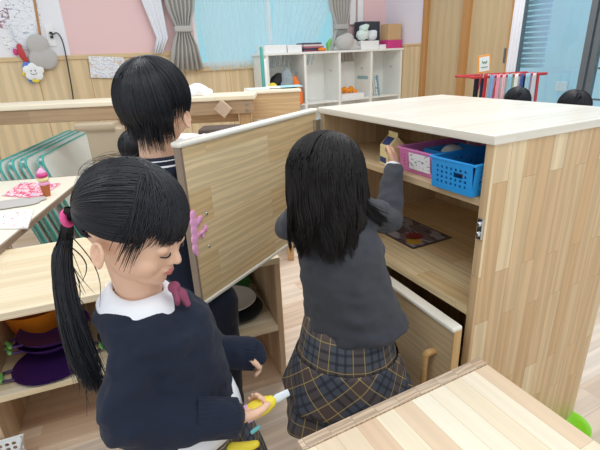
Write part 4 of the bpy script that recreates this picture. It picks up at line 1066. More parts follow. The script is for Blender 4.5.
def loftel(mb, secs, seg=36, closed_caps=True, uv=False, mod=None):
    rings = []; vs = []; us = None; acc = 0
    for i, (c, rx, ry, sd, fw) in enumerate(secs):
        c, sd, fw = Vector(c), Vector(sd), Vector(fw)
        if i: acc += (c - Vector(secs[i - 1][0])).length
        vs.append(acc)
        rings.append([c + sd * (rx * math.cos(2 * PI * k / seg) * (mod(k / seg, i / (len(secs) - 1)) if mod else 1)) + fw * (ry * math.sin(2 * PI * k / seg) * (mod(k / seg, i / (len(secs) - 1)) if mod else 1)) for k in range(seg)])
    rm = max(s[1] for s in secs)
    us = [2 * PI * rm * k / seg for k in range(seg + 1)]
    mb.rings(rings, cap=closed_caps, us=us, vs=vs)
    return mb

def arm_tube(mb, pts, radii, sub=4): mb.tube(pts, radii, 16, sub=sub)

HC = Vector((-.009, 0, .030)); HR = Vector((.098, .084, .092))
def hdir(az, el):
    az, el = math.radians(az), math.radians(el)
    return Vector((math.cos(el) * math.cos(az), math.cos(el) * math.sin(az), math.sin(el)))
def hpt(F, d, k=1., R=None):
    R = R or HR
    return F @ (HC + Vector((d.x * R.x, d.y * R.y, d.z * R.z)) * k)
def slerp(a, b_, t):
    o = math.acos(max(-1, min(1, a.dot(b_))))
    if o < 1e-4: return a
    return (a * math.sin((1 - t) * o) + b_ * math.sin(t * o)) / math.sin(o)
def cap(name, F, lim, mat, parent, R=None, k=.955):
    """closed under-layer of hair over the scalp, down to lim(azimuth)"""
    rings = []; n = 72; m = 16; R = R or HR; k = max(k, .985)
    for i in range(m + 1):
        row = []
        for j in range(n):
            az = -180 + 360 * j / n; el = 89.5 + (lim(az) - 89.5) * i / m
            row.append(hpt(F, hdir(az, el), k, R))
        rings.append(row)
    for kk in (.90,):
        rings.append([hpt(F, hdir(-180 + 360 * j / n, lim(-180 + 360 * j / n)), kk * k, R) for j in range(n)])
    mb = MB(); mb.rings(rings, cap=False)
    return part(name, mb, mat, parent, smooth=0, world=True)

def leg(mb, hip, knee, ankle, toe, r=(.062, .043, .045, .028)):
    mb.tube([hip, (Vector(hip) * .5 + Vector(knee) * .5), knee, Vector(knee).lerp(Vector(ankle), .35), ankle], [r[0], r[0] * .85, r[1], r[2] * .98, r[3]], 16, sub=3)
    a = Vector(ankle); t = Vector(toe)
    mb.tube([a - (t - a) * .25 - Vector((0, 0, .02)), a.lerp(t, .4) - Vector((0, 0, .02)), t], [(.026, .022), (.030, .022), (.026, .014)], 14)
def shoe(name, mat, par, ankle, toe):
    a, t = Vector(ankle), Vector(toe); d = (t - a); d.z = 0; d.normalize()
    b0 = Vector((a.x, a.y, .028)) - d * .025; b1 = Vector((t.x, t.y, .026))
    mb = MB(); mb.tube([b0, b0.lerp(b1, .35), b0.lerp(b1, .75), b1], [(.031, .027), (.032, .03), (.037, .025), (.03, .02)], 16, side=(-d.y, d.x, 0), sub=2)
    mb2 = [(x, y, max(z, .001)) for x, y, z in mb.v]; mb.v = mb2
    return part(name, mb, mat, par, smooth=0, world=True)

# ------------------------------------------------------------------ A: girl with the ponytail (front left)
HA = dp(133, 228, .72)
A = thing('person', 'child with one ponytail in navy sweater looking down at a yellow toy', 'person', (HA.x + .01, HA.y - .01, 0))
FA = frame(HA, -13, 20, -5, .98)
NB = dp(139, 291, .765)
fA = Vector((math.cos(math.radians(-8)), math.sin(math.radians(-8)), 0)); sA = Vector((fA.y, -fA.x, 0))   # sA: her right, towards the camera
up = Vector((0, 0, 1))
tx, ty = HA.x + .035, HA.y - .012
shR, elR, wrR = dp(136, 350, .725), dp(129, 420, .70), dp(234, 418, .76)
shL, elL, wrL = dp(190, 322, .85), dp(208, 350, .93), dp(250, 354, .925)
mb = MB(); head(mb, FA)
mb.tube([FA @ Vector((-.012, 0, -.02)), NB + Vector((0, 0, .01)), NB - Vector((0, 0, .05))], [.043, .038, .045], 18)
loftel(mb, [(NB - up * .02, .05, .05, sA, fA), ((tx - .03, ty, .775), .08, .055, sA, fA), ((tx - .01, ty, .73), .085, .07, sA, fA), ((tx, ty, .62), .09, .075, sA, fA), ((tx, ty, .52), .10, .085, sA, fA), ((tx, ty, .47), .07, .06, sA, fA)])
arm_tube(mb, [shR, elR, wrR], [.026, .026, .018]); arm_tube(mb, [shL, elL, wrL], [.026, .026, .018])
dR = (dp(252, 413, .785) - wrR).normalized()
hand(mb, wrR + dR * .004, dR, Vector((.15, .55, .55)), Vector((-.1, .2, .95)), 1.0, (38, 62, 48), thumb=40)
dL = (dp(264, 356, .93) - wrL).normalized()
hand(mb, wrL - dL * .026, dL + Vector((0, 0, -.25)), Vector((0, -.5, -.8)), Vector((.1, -1, .1)), .98, (35, 45, 30))
for s in (1, -1):
    hp = Vector((tx, ty, .50)) + sA * .045 * s; kn = Vector((tx + .01, ty, .28)) + sA * .045 * s; an = Vector((tx - .01, ty, .055)) + sA * .045 * s; leg(mb, hp, kn, an, an + fA * .10 - up * .035)
bodyA = union('body', mb, M['skin'], A, .0026, 5)
# face details
mb = MB()
mb.tube([FA @ Vector(p) for p in ((.0775, -.0135, -.0495), (.0825, -.006, -.0478), (.0838, 0, -.0485), (.0825, .006, -.0478), (.0775, .0135, -.0495))], [(.0014, .0012), (.003, .0024), (.003, .0024), (.003, .0024), (.0014, .0012)], 8, sub=3)
mb.tube([FA @ Vector(p) for p in ((.0765, -.0125, -.0515), (.081, -.005, -.0535), (.082, 0, -.054), (.081, .005, -.0535), (.0765, .0125, -.0515))], [(.0014, .0012), (.0033, .0028), (.0033, .0028), (.0033, .0028), (.0014, .0012)], 8, sub=3)
part('lips', mb, M['lips'], A, smooth=0, world=True)
def face_line(pts, r, mat, name, y):
    m2 = MB(); m2.tube([FA @ Vector((x, y * yy, z)) for x, yy, z in pts], r, 6, sub=4); part(name, m2, mat, A, smooth=0, world=True)
for y in (-1, 1):
    face_line(((.0805, .016, -.0085), (.083, .023, -.0105), (.0815, .032, -.0115), (.0755, .041, -.0095)), [.0008, .0014, .0016, .001], M['hair'], 'eyelashes', y)
    face_line(((.083, .014, .013), (.0825, .024, .0165), (.0755, .036, .0165), (.069, .043, .013)), [.0009, .0014, .0014, .0006], M['hair_brown'], 'eyebrow', y)
# hair
def limA(az):
    a = abs(az)
    if a < 55: return 18
    if a < 72: return 18 + (a - 55) / 17 * (-24)
    if a < 84: return -10
    if a < 112: return -13
    return -13 + (a - 112) / 68 * (-24)
HR = Vector((.094, .080, .088))
cap('scalp_hair', FA, limA, M['hair'], A)
TI = {-1: Vector((-.86, -.50, -.17)).normalized(), 1: Vector((-.86, .50, -.17)).normalized()}
polys = []
for sd in (-1, 1):
    for i in range(1500 if sd < 0 else 700):
        u = random.random()
        if u < .45:
            s0 = hdir(sd * random.uniform(42, 178), math.degrees(math.asin(random.uniform(.12, .97))))
        elif u < .70:
            al = random.uniform(48, 158); s0 = Vector((math.cos(math.radians(al)), sd * random.uniform(0, .05), math.sin(math.radians(al)))).normalized()
        elif u < .86:
            s0 = hdir(sd * random.uniform(52, 92), random.uniform(-14, 26))
        else:
            s0 = hdir(sd * random.uniform(108, 179), random.uniform(-34, -8))
        k0 = random.uniform(.955, 1.0); bow = random.uniform(.0, .012); n = 14; P = []
        kend = random.uniform(.98, 1.02)
        for j in range(n):
            t = j / (n - 1); d = slerp(s0, TI[sd], t)
            k = k0 * (1 - t) + kend * t + bow * math.sin(PI * t)
            if j == 0: k = .93
            P.append(hpt(FA, d, k))
        polys.append(P)
strands('pulled_back_hair', polys, .0014, M['hair'], A)
polys = []
for i in range(1150):
    az = random.gauss(0, 34)
    if abs(az) > 78: continue
    cr_ = hdir(random.uniform(-40, 40) + az * .5, random.uniform(46, 88)); a_ = abs(az)
    if a_ < 50: el = random.uniform(-14, 6) + 4 * math.sin(az * .9)
    else: el = random.uniform(-20, 0)
    e1 = hdir(az * 1.0 + random.uniform(-4, 4), el); k0 = random.uniform(.96, 1.0); P = []
    for j in range(14):
        t = j / 13; d = slerp(cr_, e1, t ** .9); P.append(hpt(FA, d, k0 + .028 * math.sin(t * PI * .62) + .012 * t))
    if a_ > 50 and random.random() < .45:
        q = P[-1]; l_ = random.uniform(.012, .055)
        for j in range(1, 5): P.append(q + FA.to_3x3() @ Vector((-.006 * j / 4, -.002, -l_ * j / 4)))
    polys.append(P)
strands('bangs', polys, .0013, M['hair'], A)
# ponytail
tie = hpt(FA, TI[-1], 1.05)
off = dp(69.6, 229, .735) - tie
ptc = [tie, dp(66, 236, .735), dp(62, 256, .73), dp(64, 285, .725), dp(71, 318, .725), dp(80, 350, .73), dp(90, 376, .735), dp(97, 392, .74)]
prad = [.0045, .010, .015, .017, .018, .017, .013, .009]
def bez(P, t):
    x = t * (len(P) - 1); i = min(int(x), len(P) - 2); f = x - i
    p0, p1, p2, p3 = P[max(i - 1, 0)], P[i], P[i + 1], P[min(i + 2, len(P) - 1)]
    return .5 * ((2 * p1) + (-p0 + p2) * f + (2 * p0 - 5 * p1 + 4 * p2 - p3) * f * f + (-p0 + 3 * p1 - 3 * p2 + p3) * f ** 3)
polys = []
for i in range(620):
    a = random.uniform(0, 2 * PI); rr = math.sqrt(random.random()); ox, oz = math.cos(a) * rr, math.sin(a) * rr
    n = 18; tend = random.uniform(.72, 1.0); fl = random.gauss(0, .010); ph = random.uniform(0, 6); P = []
    lock = round(ox * 2) * .35
    for j in range(n):
        t = j / (n - 1) * tend; x = t * (len(prad) - 1); i0 = min(int(x), len(prad) - 2); r_ = prad[i0] + (prad[i0 + 1] - prad[i0]) * (x - i0)
        c_ = bez(ptc, t); spread_ = max(0, t - .5) * 2
        P.append(c_ + CR * (ox * r_ + fl * spread_ + .01 * lock * spread_ + .0015 * math.sin(ph + t * 9)) + CF * (oz * r_) + CU * (oz * .2 * r_))
    polys.append(P)
for i in range(30):   # stray hairs
    t0 = random.uniform(.1, .6); c_ = bez(ptc, t0); v_ = CR * random.uniform(.01, .06) - CU * random.uniform(.06, .17); w_ = CR * random.uniform(-.02, .03)
    polys.append([c_ + v_ * (j / 9) + w_ * math.sin(j / 9 * PI) for j in range(10)])
strands('ponytail', polys, .0011, M['hair'], A)
polys = []
for i in range(46):
    s0 = hdir(random.uniform(90, 180) * random.choice((-1, -1, 1)), random.uniform(10, 80)); e1 = slerp(s0, TI[-1], random.uniform(.3, .6)); h_ = random.uniform(.03, .14)
    polys.append([hpt(FA, slerp(s0, e1, j / 11), 1 + h_ * math.sin(PI * j / 11 * .85)) for j in range(12)])
for i in range(0):
    q = hpt(FA, hdir(random.uniform(-120, -84), random.uniform(-16, -6)), 1.0); l_ = random.uniform(.02, .06); b_ = random.uniform(-.02, .01)
    polys.append([q + Vector((b_ * math.sin(j / 7 * 2), -.004 * j / 7, -l_ * j / 7)) for j in range(8)])
strands('stray_hair', polys, .0003, M['hair'], A)
mb = MB(); ax = (ptc[1] - HA).normalized(); s1 = ax.cross(up).normalized(); s2 = ax.cross(s1)
pc_ = tie.lerp(ptc[1], .35)
lp = [pc_ + (s1 * math.cos(t) + s2 * math.sin(t)) * .0105 for t in [k * PI / 8 for k in range(17)]]
mb.tube(lp, .0058, 8, round_ends=False); part('hair_tie', mb, plain('hair_tie_pink', '#f0579c', .7, bump=.5), A, smooth=0, world=True)
# sweater
mb = MB()
Nk = NB - up * .010
loftel(mb, [(Nk + up * .002, .058, .057, sA, fA), (Nk - up * .016, .090, .078, sA, fA), ((tx - .022, ty, .79), .100, .088, sA, fA), ((tx - .008, ty, .74), .098, .094, sA, fA), ((tx - .006, ty, .67), .104, .098, sA, fA), ((tx - .004, ty, .615), .110, .102, sA, fA), ((tx - .004, ty, .595), .114, .096, sA, fA)])
def dirp(a, b_, t): return Vector(a).lerp(Vector(b_), t)
arm_tube(mb, [shR, dirp(shR, elR, .5), elR, dirp(elR, wrR, .5) - up * .004, wrR - dR * .012], [.046, .046, .045, .040, .030])
arm_tube(mb, [shL, elL, dirp(elL, wrL, .5), wrL + dL * .004], [.050, .042, .038, .031])
swA = union('sweater', mb, M['navy'], A, .005, 4, disp=.0075, dscale=.05)
# ribbed cuffs
def cuff(par, a, b_, r, mat):
    a, b_ = Vector(a), Vector(b_); d = (b_ - a).normalized(); s1 = d.cross(up).normalized(); s2 = d.cross(s1); rings = []; seg = 84
    for t in (0, .3, .6, .9, 1):
        rr = r * (1 - .08 * t); rings.append([a.lerp(b_, t) + (s1 * math.cos(2 * PI * k / seg) + s2 * math.sin(2 * PI * k / seg)) * (rr + (.0011 if k % 3 else -.001)) for k in range(seg)])
    rings.append([b_ + (s1 * math.cos(2 * PI * k / seg) + s2 * math.sin(2 * PI * k / seg)) * r * .78 for k in range(seg)])
    m2 = MB(); m2.rings(rings, cap=False); part('cuff', m2, mat, par, smooth=0, world=True)
cuff(swA, dirp(elR, wrR, .60), wrR + dR * .004, .0355, M['navy'])
cuff(swA, dirp(elL, wrL, .72), wrL + dL * .012, .0345, M['navy'])
# collar: a soft round collar lying over the neckline
rings = []
for r1, z in ((.038, .012), (.040, .022), (.044, .0235), (.056, .010), (.068, -.006), (.0695, -.010), (.067, -.012), (.052, -.002), (.040, .004)):
    rings.append([NB + fA * ((r1 * 1.06) * math.cos(t)) + sA * (r1 * 1.04 * math.sin(t)) + up * (z - .010 * math.cos(t) - .012 + .003 * math.sin(3 * t)) for t in [2 * PI * k / 48 for k in range(48)]])
mb = MB(); mb.rings(rings + [rings[0]], cap=False); part('collar', mb, M['shirt'], A, smooth=0, world=True)
# tie at the front
mb = MB(); b0 = dp(174, 287, .742)
mb.ell(b0, (.011, .012, .010)); mb.tube([b0, b0 + fA * .012 - up * .016 - sA * .004, b0 + fA * .020 - up * .034], [(.008, .005), (.013, .006), (.007, .005)], 10, side=sA)
mb.tube([b0, b0 + fA * .012 - up * .018 + sA * .02], [(.008, .005), (.012, .005)], 10)
tieA = union('neck_ribbon', mb, M['burg'], A, .0025, 2)
# shirt hem and skirt
mb = MB(); loftel(mb, [((tx, ty, .62), .110, .10, sA, fA), ((tx + .004, ty, .585), .113, .106, sA, fA), ((tx + .006, ty, .566), .114, .107, sA, fA)]); part('shirt_hem', mb, M['shirt'], A, smooth=0, world=True)
def pleat(nf, amp): return lambda u, t: 1 + amp * (.25 + .75 * t) * (abs(((u * nf) % 1) - .5) * 4 - 1)
mb = MB(); loftel(mb, [((tx, ty, .60), .098, .092, sA, fA), ((tx, ty, .56), .116, .108, sA, fA), ((tx, ty, .50), .138, .128, sA, fA), ((tx, ty, .43), .155, .146, sA, fA), ((tx, ty, .36), .168, .160, sA, fA)], seg=144, closed_caps=False, mod=pleat(18, .03)); part('plaid_skirt', mb, M['plaid'], A, smooth=35, world=True, solid=.002, fix=True)
for s in (1, -1):
    an = Vector((tx - .01, ty, .055)) + sA * .045 * s; shoe('shoe', M['white'], A, an, an + fA * .10)
    mb = MB(); kk = Vector((tx + .01, ty, .28)) + sA * .045 * s; mb.tube([an, an.lerp(kk, .5), an.lerp(kk, .9)], [.031, .044, .046], 16); part('sock', mb, M['navy_dark'], A, smooth=0, world=True)

# toy knife in her hand
kd = (dp(272, 401, .80) - dp(243, 416, .785)).normalized(); k0 = dp(243, 416, .785)
kt = thing('toy_marker', 'yellow toy knife with lilac band held in the girl hand', 'toy', tuple(k0))
def K(t, o=Vector()): return k0 + kd * t + o
mb = MB(); mb.tube([K(-.03), K(-.02), K(.006), K(.02), K(.044), K(.054)], [(.010, .010), (.011, .011), (.0125, .0125), (.0165, .015), (.0165, .015), (.012, .012)], 16, sub=2); part('body', mb, M['yellow'], kt, smooth=0, world=True)
mb = MB(); mb.tube([K(.004), K(.014)], [.0155, .0160], 20, round_ends=False); part('band', mb, plain('lilac_band', '#e6b3dc', .5), kt, smooth=50, world=True)
mb = MB(); mb.tube([K(.054), K(.07), K(.092)], [(.006, .003), (.0085, .0025), (.007, .0015)], 10, side=CU); part('blade', mb, plain('pale_blade', '#dfe9ee', .25), kt, smooth=0, world=True)
mb = MB(); mb.tube([dp(252, 432, .80), dp(259, 427, .81)], [(.005, .003), (.005, .003)], 10); single('blue_toy_stick', mb, plain('aqua_toy', '#7fd4dd', .4), 'small pale aqua toy piece under the yellow toy', 'toy', smooth=0)
mb = MB(); mb.tube([dp(232, 449, .80), dp(246, 447, .805), dp(256, 444, .81)], [.012, .010, .007], 12, sub=2); single('yellow_toy_piece', mb, M['yellow'], 'yellow toy piece held lowest at the frame edge', 'toy', smooth=0)

HR = Vector((.098, .084, .092))
# ------------------------------------------------------------------ B: child with short hair, seen from behind
HB = dp(156, 110, 1.06)
bx, by = HB.x + .004, HB.y + .01
B = thing('person', 'taller child with short black hair seen from behind in striped navy collar', 'person', (bx, by, 0))
FB_ = frame(HB, 84, 4, 0, .99)
fB = Vector((math.cos(math.radians(92)), math.sin(math.radians(92)), 0)); sB = Vector((fB.y, -fB.x, 0))
NBb = dp(157, 152, 1.075); bx -= .028; lx = bx + .032
mb = MB(); head(mb, FB_)
mb.tube([FB_ @ Vector((-.02, 0, -.02)), NBb, NBb - up * .05], [.046, .042, .05], 18)
loftel(mb, [(NBb - up * .02, .05, .05, sB, fB), ((bx, by, .93), .09, .055, sB, fB), ((bx, by, .82), .09, .07, sB, fB), ((bx, by, .66), .09, .07, sB, fB), ((lx, by, .56), .11, .09, sB, fB), ((lx, by, .50), .08, .07, sB, fB)])
for s in (1, -1):
    sh = Vector((bx, by, .95)) + sB * .09 * s; el = Vector((bx - .01, by + .05, .76)) + sB * .09 * s; wr = Vector((bx - .01, by + .14, .68)) + sB * .07 * s
    arm_tube(mb, [sh, el, wr], [.032, .027, .018]); hand(mb, wr, (0, 1, -.5), -sB * s, (0, .2, 1), 1., (20, 25, 20))
    hp = Vector((lx, by, .56)) + sB * .055 * s; kn = Vector((lx, by, .31)) + sB * .05 * s; an = Vector((lx, by, .055)) + sB * .05 * s; leg(mb, hp, kn, an, an + fB * .11 - up * .035)
union('body', mb, M['skin'], B, .0032, 5)
def limB(az):
    a = abs(az)
    if a < 60: return 10
    if a < 85: return 10 - (a - 60) * .8
    if a < 105: return -10
    return -10 - (a - 105) / 75 * 42
cap('scalp_hair', FB_, limB, M['hair'], B, k=.985)
polys = []
crown = Vector((-.30, .05, .95)).normalized()
for i in range(2900):
    az = random.uniform(-180, 180); a_ = abs(az)
    if a_ < 55: lo = random.uniform(-12, -2)
    elif a_ < 80: lo = random.uniform(-32, -14)
    elif a_ < 112: lo = random.uniform(-36, -10) if random.random() < .5 else random.uniform(-20, -4)
    else: lo = random.uniform(-68, -44) - 4 * math.sin(az * .12)
    if random.random() < .3: lo += random.uniform(5, 45)
    e1 = hdir(az, lo); st = slerp(crown, e1, random.choice((0, 0, random.uniform(0, .45)))); k0 = random.uniform(.98, 1.03); P = []
    jx = random.gauss(0, .012)
    for j in range(15):
        t = j / 14; d = slerp(st, e1, t); k = k0 + .045 * math.sin(PI * min(t * 1.05, 1) * .8) - (.035 * max(0, t - .8) * 5 if a_ > 100 else 0)
        P.append(hpt(FB_, (d + Vector((jx * t, jx * t * .5, 0))).normalized(), k if j else .96))
    if a_ > 112 and random.random() < (.85 if a_ > 142 else .5):
        q = P[-1]; l_ = random.uniform(.012, .04) * (1.6 if a_ > 142 else 1)
        for j in range(1, 4): P.append(q + Vector((0, .006 * j / 3, -l_ * j / 3)))
    polys.append(P)
strands('short_hair', polys, .00125, M['hair'], B)
mb = MB(); Nq = NBb - up * .022
loftel(mb, [(Nq, .058, .056, sB, fB), (Nq - up * .02, .095, .068, sB, fB), ((bx, by, .94), .113, .078, sB, fB), ((bx, by, .84), .112, .085, sB, fB), ((bx, by, .70), .112, .09, sB, fB), ((lx, by, .585), .125, .10, sB, fB)])
for s in (1, -1):
    sh = Vector((bx, by, .95)) + sB * .085 * s; el = Vector((bx - .01, by + .05, .76)) + sB * .09 * s; wr = Vector((bx - .01, by + .14, .68)) + sB * .07 * s
    arm_tube(mb, [sh, el, wr + (wr - el) * -.06], [.042, .038, .032])
swB = union('sweater', mb, M['navy'], B, .006, 6, disp=.004, dscale=.06)
for i, (r1, z) in enumerate(((.060, -.016), (.073, -.026))):
    mb = MB(); mb.tube([NBb + sB * (r1 * 1.12 * math.cos(t)) + fB * (r1 * math.sin(t)) + up * z for t in [2 * PI * k / 40 for k in range(41)]], [(.0046, .0028)] * 41, 8, round_ends=False); part('white_stripe', mb, M['shirt'], swB, smooth=0, world=True)
rings = [[NBb + sB * (r1 * 1.12 * math.cos(2 * PI * k / 48)) + fB * (r1 * math.sin(2 * PI * k / 48)) + up * z for k in range(48)] for r1, z in ((.050, -.006), (.056, -.010), (.083, -.034), (.086, -.040), (.074, -.036))]
mb = MB(); mb.rings(rings, cap=False); part('collar', mb, M['navy'], B, smooth=0, world=True, solid=.003)
mb = MB()
for s in (1, -1):
    hp = Vector((lx, by, .55)) + sB * .062 * s; an = Vector((lx, by, .075)) + sB * .06 * s
    mb.tube([hp, hp.lerp(an, .5), an], [(.078, .082), (.068, .07), (.058, .062)], 20, sub=3)
loftel(mb, [((bx, by, .62), .112, .09, sB, fB), ((lx, by, .50), .13, .10, sB, fB), ((lx, by, .46), .11, .08, sB, fB)])
union('trousers', mb, M['navy_dark'], B, .007, 5, disp=.004, dscale=.07)
for s in (1, -1):
    an = Vector((lx, by, .055)) + sB * .05 * s; shoe('shoe', M['white'], B, an, an + fB * .11)

# ------------------------------------------------------------------ C: girl with long hair at the cabinet
HCc = dp(326, 182, .97)
FCc = frame(HCc, 62, 10, 3, .93)
HR = Vector((.096, .086, .088))
cb = dp(346, 325, 1.10)
Cc = thing('person', 'child with long loose hair and grey jacket reaching into the cabinet', 'person', (cb.x, cb.y, 0))
fC = Vector((math.cos(math.radians(66)), math.sin(math.radians(66)), 0)); sC = Vector((fC.y, -fC.x, 0))
NC = dp(330, 212, .99)
shR, elR, wrR = dp(368, 214, .99), dp(388, 219, 1.10), dp(393, 167, 1.17)
shL, elL, wrL = dp(306, 214, 1.0), dp(290, 228, 1.04), dp(304, 205, 1.14)
mb = MB(); head(mb, FCc)
mb.tube([FCc @ Vector((-.015, 0, -.02)), NC, NC - up * .05], [.042, .040, .045], 18)
ctr = lambda x, y, D: dp(x, y, D)
loftel(mb, [(NC - up * .02, .05, .05, sC, fC), (ctr(334, 226, 1.0), .09, .055, sC, fC), (ctr(338, 250, 1.02), .09, .065, sC, fC), (ctr(344, 290, 1.06), .09, .07, sC, fC), (ctr(347, 330, 1.11), .10, .08, sC, fC), (ctr(347, 350, 1.13), .07, .06, sC, fC)])
arm_tube(mb, [shR, elR, wrR], [.022, .020, .017]); arm_tube(mb, [shL, elL, wrL], [.022, .020, .017])
dH = (dp(397, 148, 1.205) - wrR).normalized()
hand(mb, wrR, dH, -sC + fC * .3, Vector((-.3, -.3, .9)), .98, (22, 40, 30), thumb=50)
hand(mb, wrL, (.2, .9, .3), sC, up, .95, (30, 30, 20))
for s in (1, -1):
    hp = Vector((cb.x, cb.y, .50)) + sC * .048 * s; kn = Vector((cb.x - .01, cb.y + .01, .28)) + sC * .052 * s; an = Vector((cb.x - .015, cb.y, .055)) + sC * .055 * s; leg(mb, hp, kn, an, an + fC * .10 - up * .035)
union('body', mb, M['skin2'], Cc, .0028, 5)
mb = MB(); mb.tube([wrR - (wrR - elR).normalized() * .012, wrR + dH * .003], [.0225, .0225], 20, round_ends=False); part('shirt_cuff', mb, M['shirt'], Cc, smooth=50, world=True)
cap('scalp_hair', FCc, lambda az: (12 if abs(az) < 55 else 12 - (abs(az) - 55) * .9 if abs(az) < 85 else -15 - (abs(az) - 85) / 95 * 40), M['hair_brown'], Cc, k=.985)
polys = []
part_l = [hdir(0, 50), hdir(0, 89), hdir(180, 62)]
Cw = FCc.translation
for i in range(3600):
    az = random.uniform(-180, 180); a_ = abs(az)
    if a_ < 48: az = math.copysign(48 + random.random() * 45, az); a_ = abs(az)
    sgn_ = 1 if az > 0 else -1
    st = slerp(hdir(180, 66), hdir(0, 60), random.random() ** 1.2); st = (st + Vector((0, .04 * sgn_, 0))).normalized()
    e1 = hdir(az, -8); P = []; k0 = random.uniform(.97, 1.04)
    short = random.random() < .25
    nn = 11
    for j in range(nn):
        t = j / (nn - 1) * (random.uniform(.55, .9) if short and j == nn - 1 else 1); d = slerp(st, e1, t); P.append(hpt(FCc, d, (k0 + .05 * math.sin(PI * t * .55)) if j else .96))
    q = P[-1]; rad = (q - Cw); rad.z = 0; rn = rad.normalized(); ln = random.uniform(.135, .19) * (1.0 if a_ > 100 else .92)
    if az < -60 and az > -125: ln *= random.uniform(.85, 1.15)
    ph = round(az / 14) * 1.7; amp = .012
    tang = Vector((-rn.y, rn.x, 0)); wv = random.gauss(0, .004)
    m = 12
    for j in range(1, m + 1):
        t = j / m
        o = rn * ((.012 if az < 0 else .005) * math.sin(PI * t * .8) - .012 * t) + tang * (amp * t * math.sin(ph + t * 9) + wv * t) + rn * amp * .8 * t * math.cos(ph * 1.3 + t * 6)
        if rn.y < .2: o += Vector((0, -.012 * t, 0))
        P.append(q + o - up * ln * t)
    polys.append(P)
for i in range(150):       # the lock sweeping over the right shoulder
    q = hpt(FCc, hdir(random.uniform(-120, -95), random.uniform(-14, 4)), 1.04); e_l = dp(random.gauss(384, 3), random.gauss(222, 3), .945); m1 = dp(365, 196, .945)
    jx = Vector((random.gauss(0, .005), random.gauss(0, .004), random.gauss(0, .005)))
    polys.append([q * (1 - t) ** 2 + (m1 + jx - Vector((.015, 0, .02))) * 2 * t * (1 - t) + (e_l + jx * .5) * t * t for t in [j / 13 for j in range(14)]])
strands('long_hair', polys, .0012, M['hair_brown'], Cc)
# jacket
tilt = (sC + up * .13).normalized()
mb = MB()
loftel(mb, [(NC - up * .012, .052, .05, sC, fC), (dp(333, 224, .995), .092, .062, sC, fC), (dp(338, 238, 1.005), .106, .076, sC, fC), (dp(342, 262, 1.03), .106, .086, sC, fC), (dp(347, 290, 1.06), .112, .092, (sC + up * .05).normalized(), fC), (dp(352, 312, 1.085), .124, .10, tilt, fC), (dp(355, 323, 1.095), .134, .106, tilt, fC), (dp(355.5, 327, 1.10), .128, .10, tilt, fC)])
arm_tube(mb, [shR + Vector((-.012, 0, .0)), dirp(shR, elR, .5), elR, dirp(elR, wrR, .5), wrR - (wrR - elR).normalized() * .012], [.042, .039, .036, .033, .028])
arm_tube(mb, [shL + Vector((.01, 0, 0)), elL, dirp(elL, wrL, .8)], [.044, .038, .028])
union('jacket', mb, M['greywool'], Cc, .0052, 5, disp=.007, dscale=.055)
# skirt: yoke and bias flounces
kx, ky = cb.x, cb.y
mb = MB(); loftel(mb, [((kx, ky, .625), .10, .085, sC, fC), ((kx, ky, .58), .112, .098, sC, fC), ((kx, ky, .52), .125, .112, sC, fC), ((kx, ky, .475), .136, .122, sC, fC)], seg=120, closed_caps=False, mod=pleat(14, .012)); part('plaid_skirt', mb, M['plaid'], Cc, smooth=35, world=True, solid=.002)
def flounce(z0, z1, r0, r1, nf, amp, ph, dz):
    rings = []; seg = 150; n = 12; us = [2 * PI * .14 * k / seg for k in range(seg + 1)]; vs = []
    for i in range(n):
        t = i / (n - 1); row = []
        for k in range(seg):
            u = 2 * PI * k / seg; w_ = (r0 + (r1 - r0) * t) * (1 + amp * t * math.sin(nf * u + ph) + .35 * amp * t * math.sin(2 * nf * u + 1.3 * ph))
            z = z0 + (z1 - z0) * t + dz * math.sin(u + 2.2) * (.4 + .6 * t)
            row.append(Vector((kx, ky, z)) + sC * (w_ * 1.06 * math.cos(u)) + fC * (w_ * .95 * math.sin(u)))
        rings.append(row); vs.append((z0 - z1) * t)
    m2 = MB(); m2.rings(rings, cap=False, us=us, vs=vs); return m2
part('skirt_flounce', flounce(.505, .385, .126, .162, 6, .05, .5, .016), M['plaid_bias'], Cc, smooth=0, world=True, solid=.002)
part('skirt_flounce', flounce(.445, .300, .126, .166, 6, .06, 2.2, .022), M['plaid'], Cc, smooth=0, world=True, solid=.002)
for s in (1, -1):
    an = Vector((cb.x - .015, cb.y, .055)) + sC * .055 * s; kn = Vector((cb.x - .01, cb.y + .01, .28)) + sC * .052 * s
    mb = MB(); mb.tube([an, an.lerp(kn, .35), kn, kn + up * .16], [.031, .046, .047, .058], 16, sub=2); part('tights', mb, M['navy_dark'], Cc, smooth=0, world=True)
    shoe('shoe', M['white'], Cc, an, an + fC * .10)

HR = Vector((.098, .084, .092))
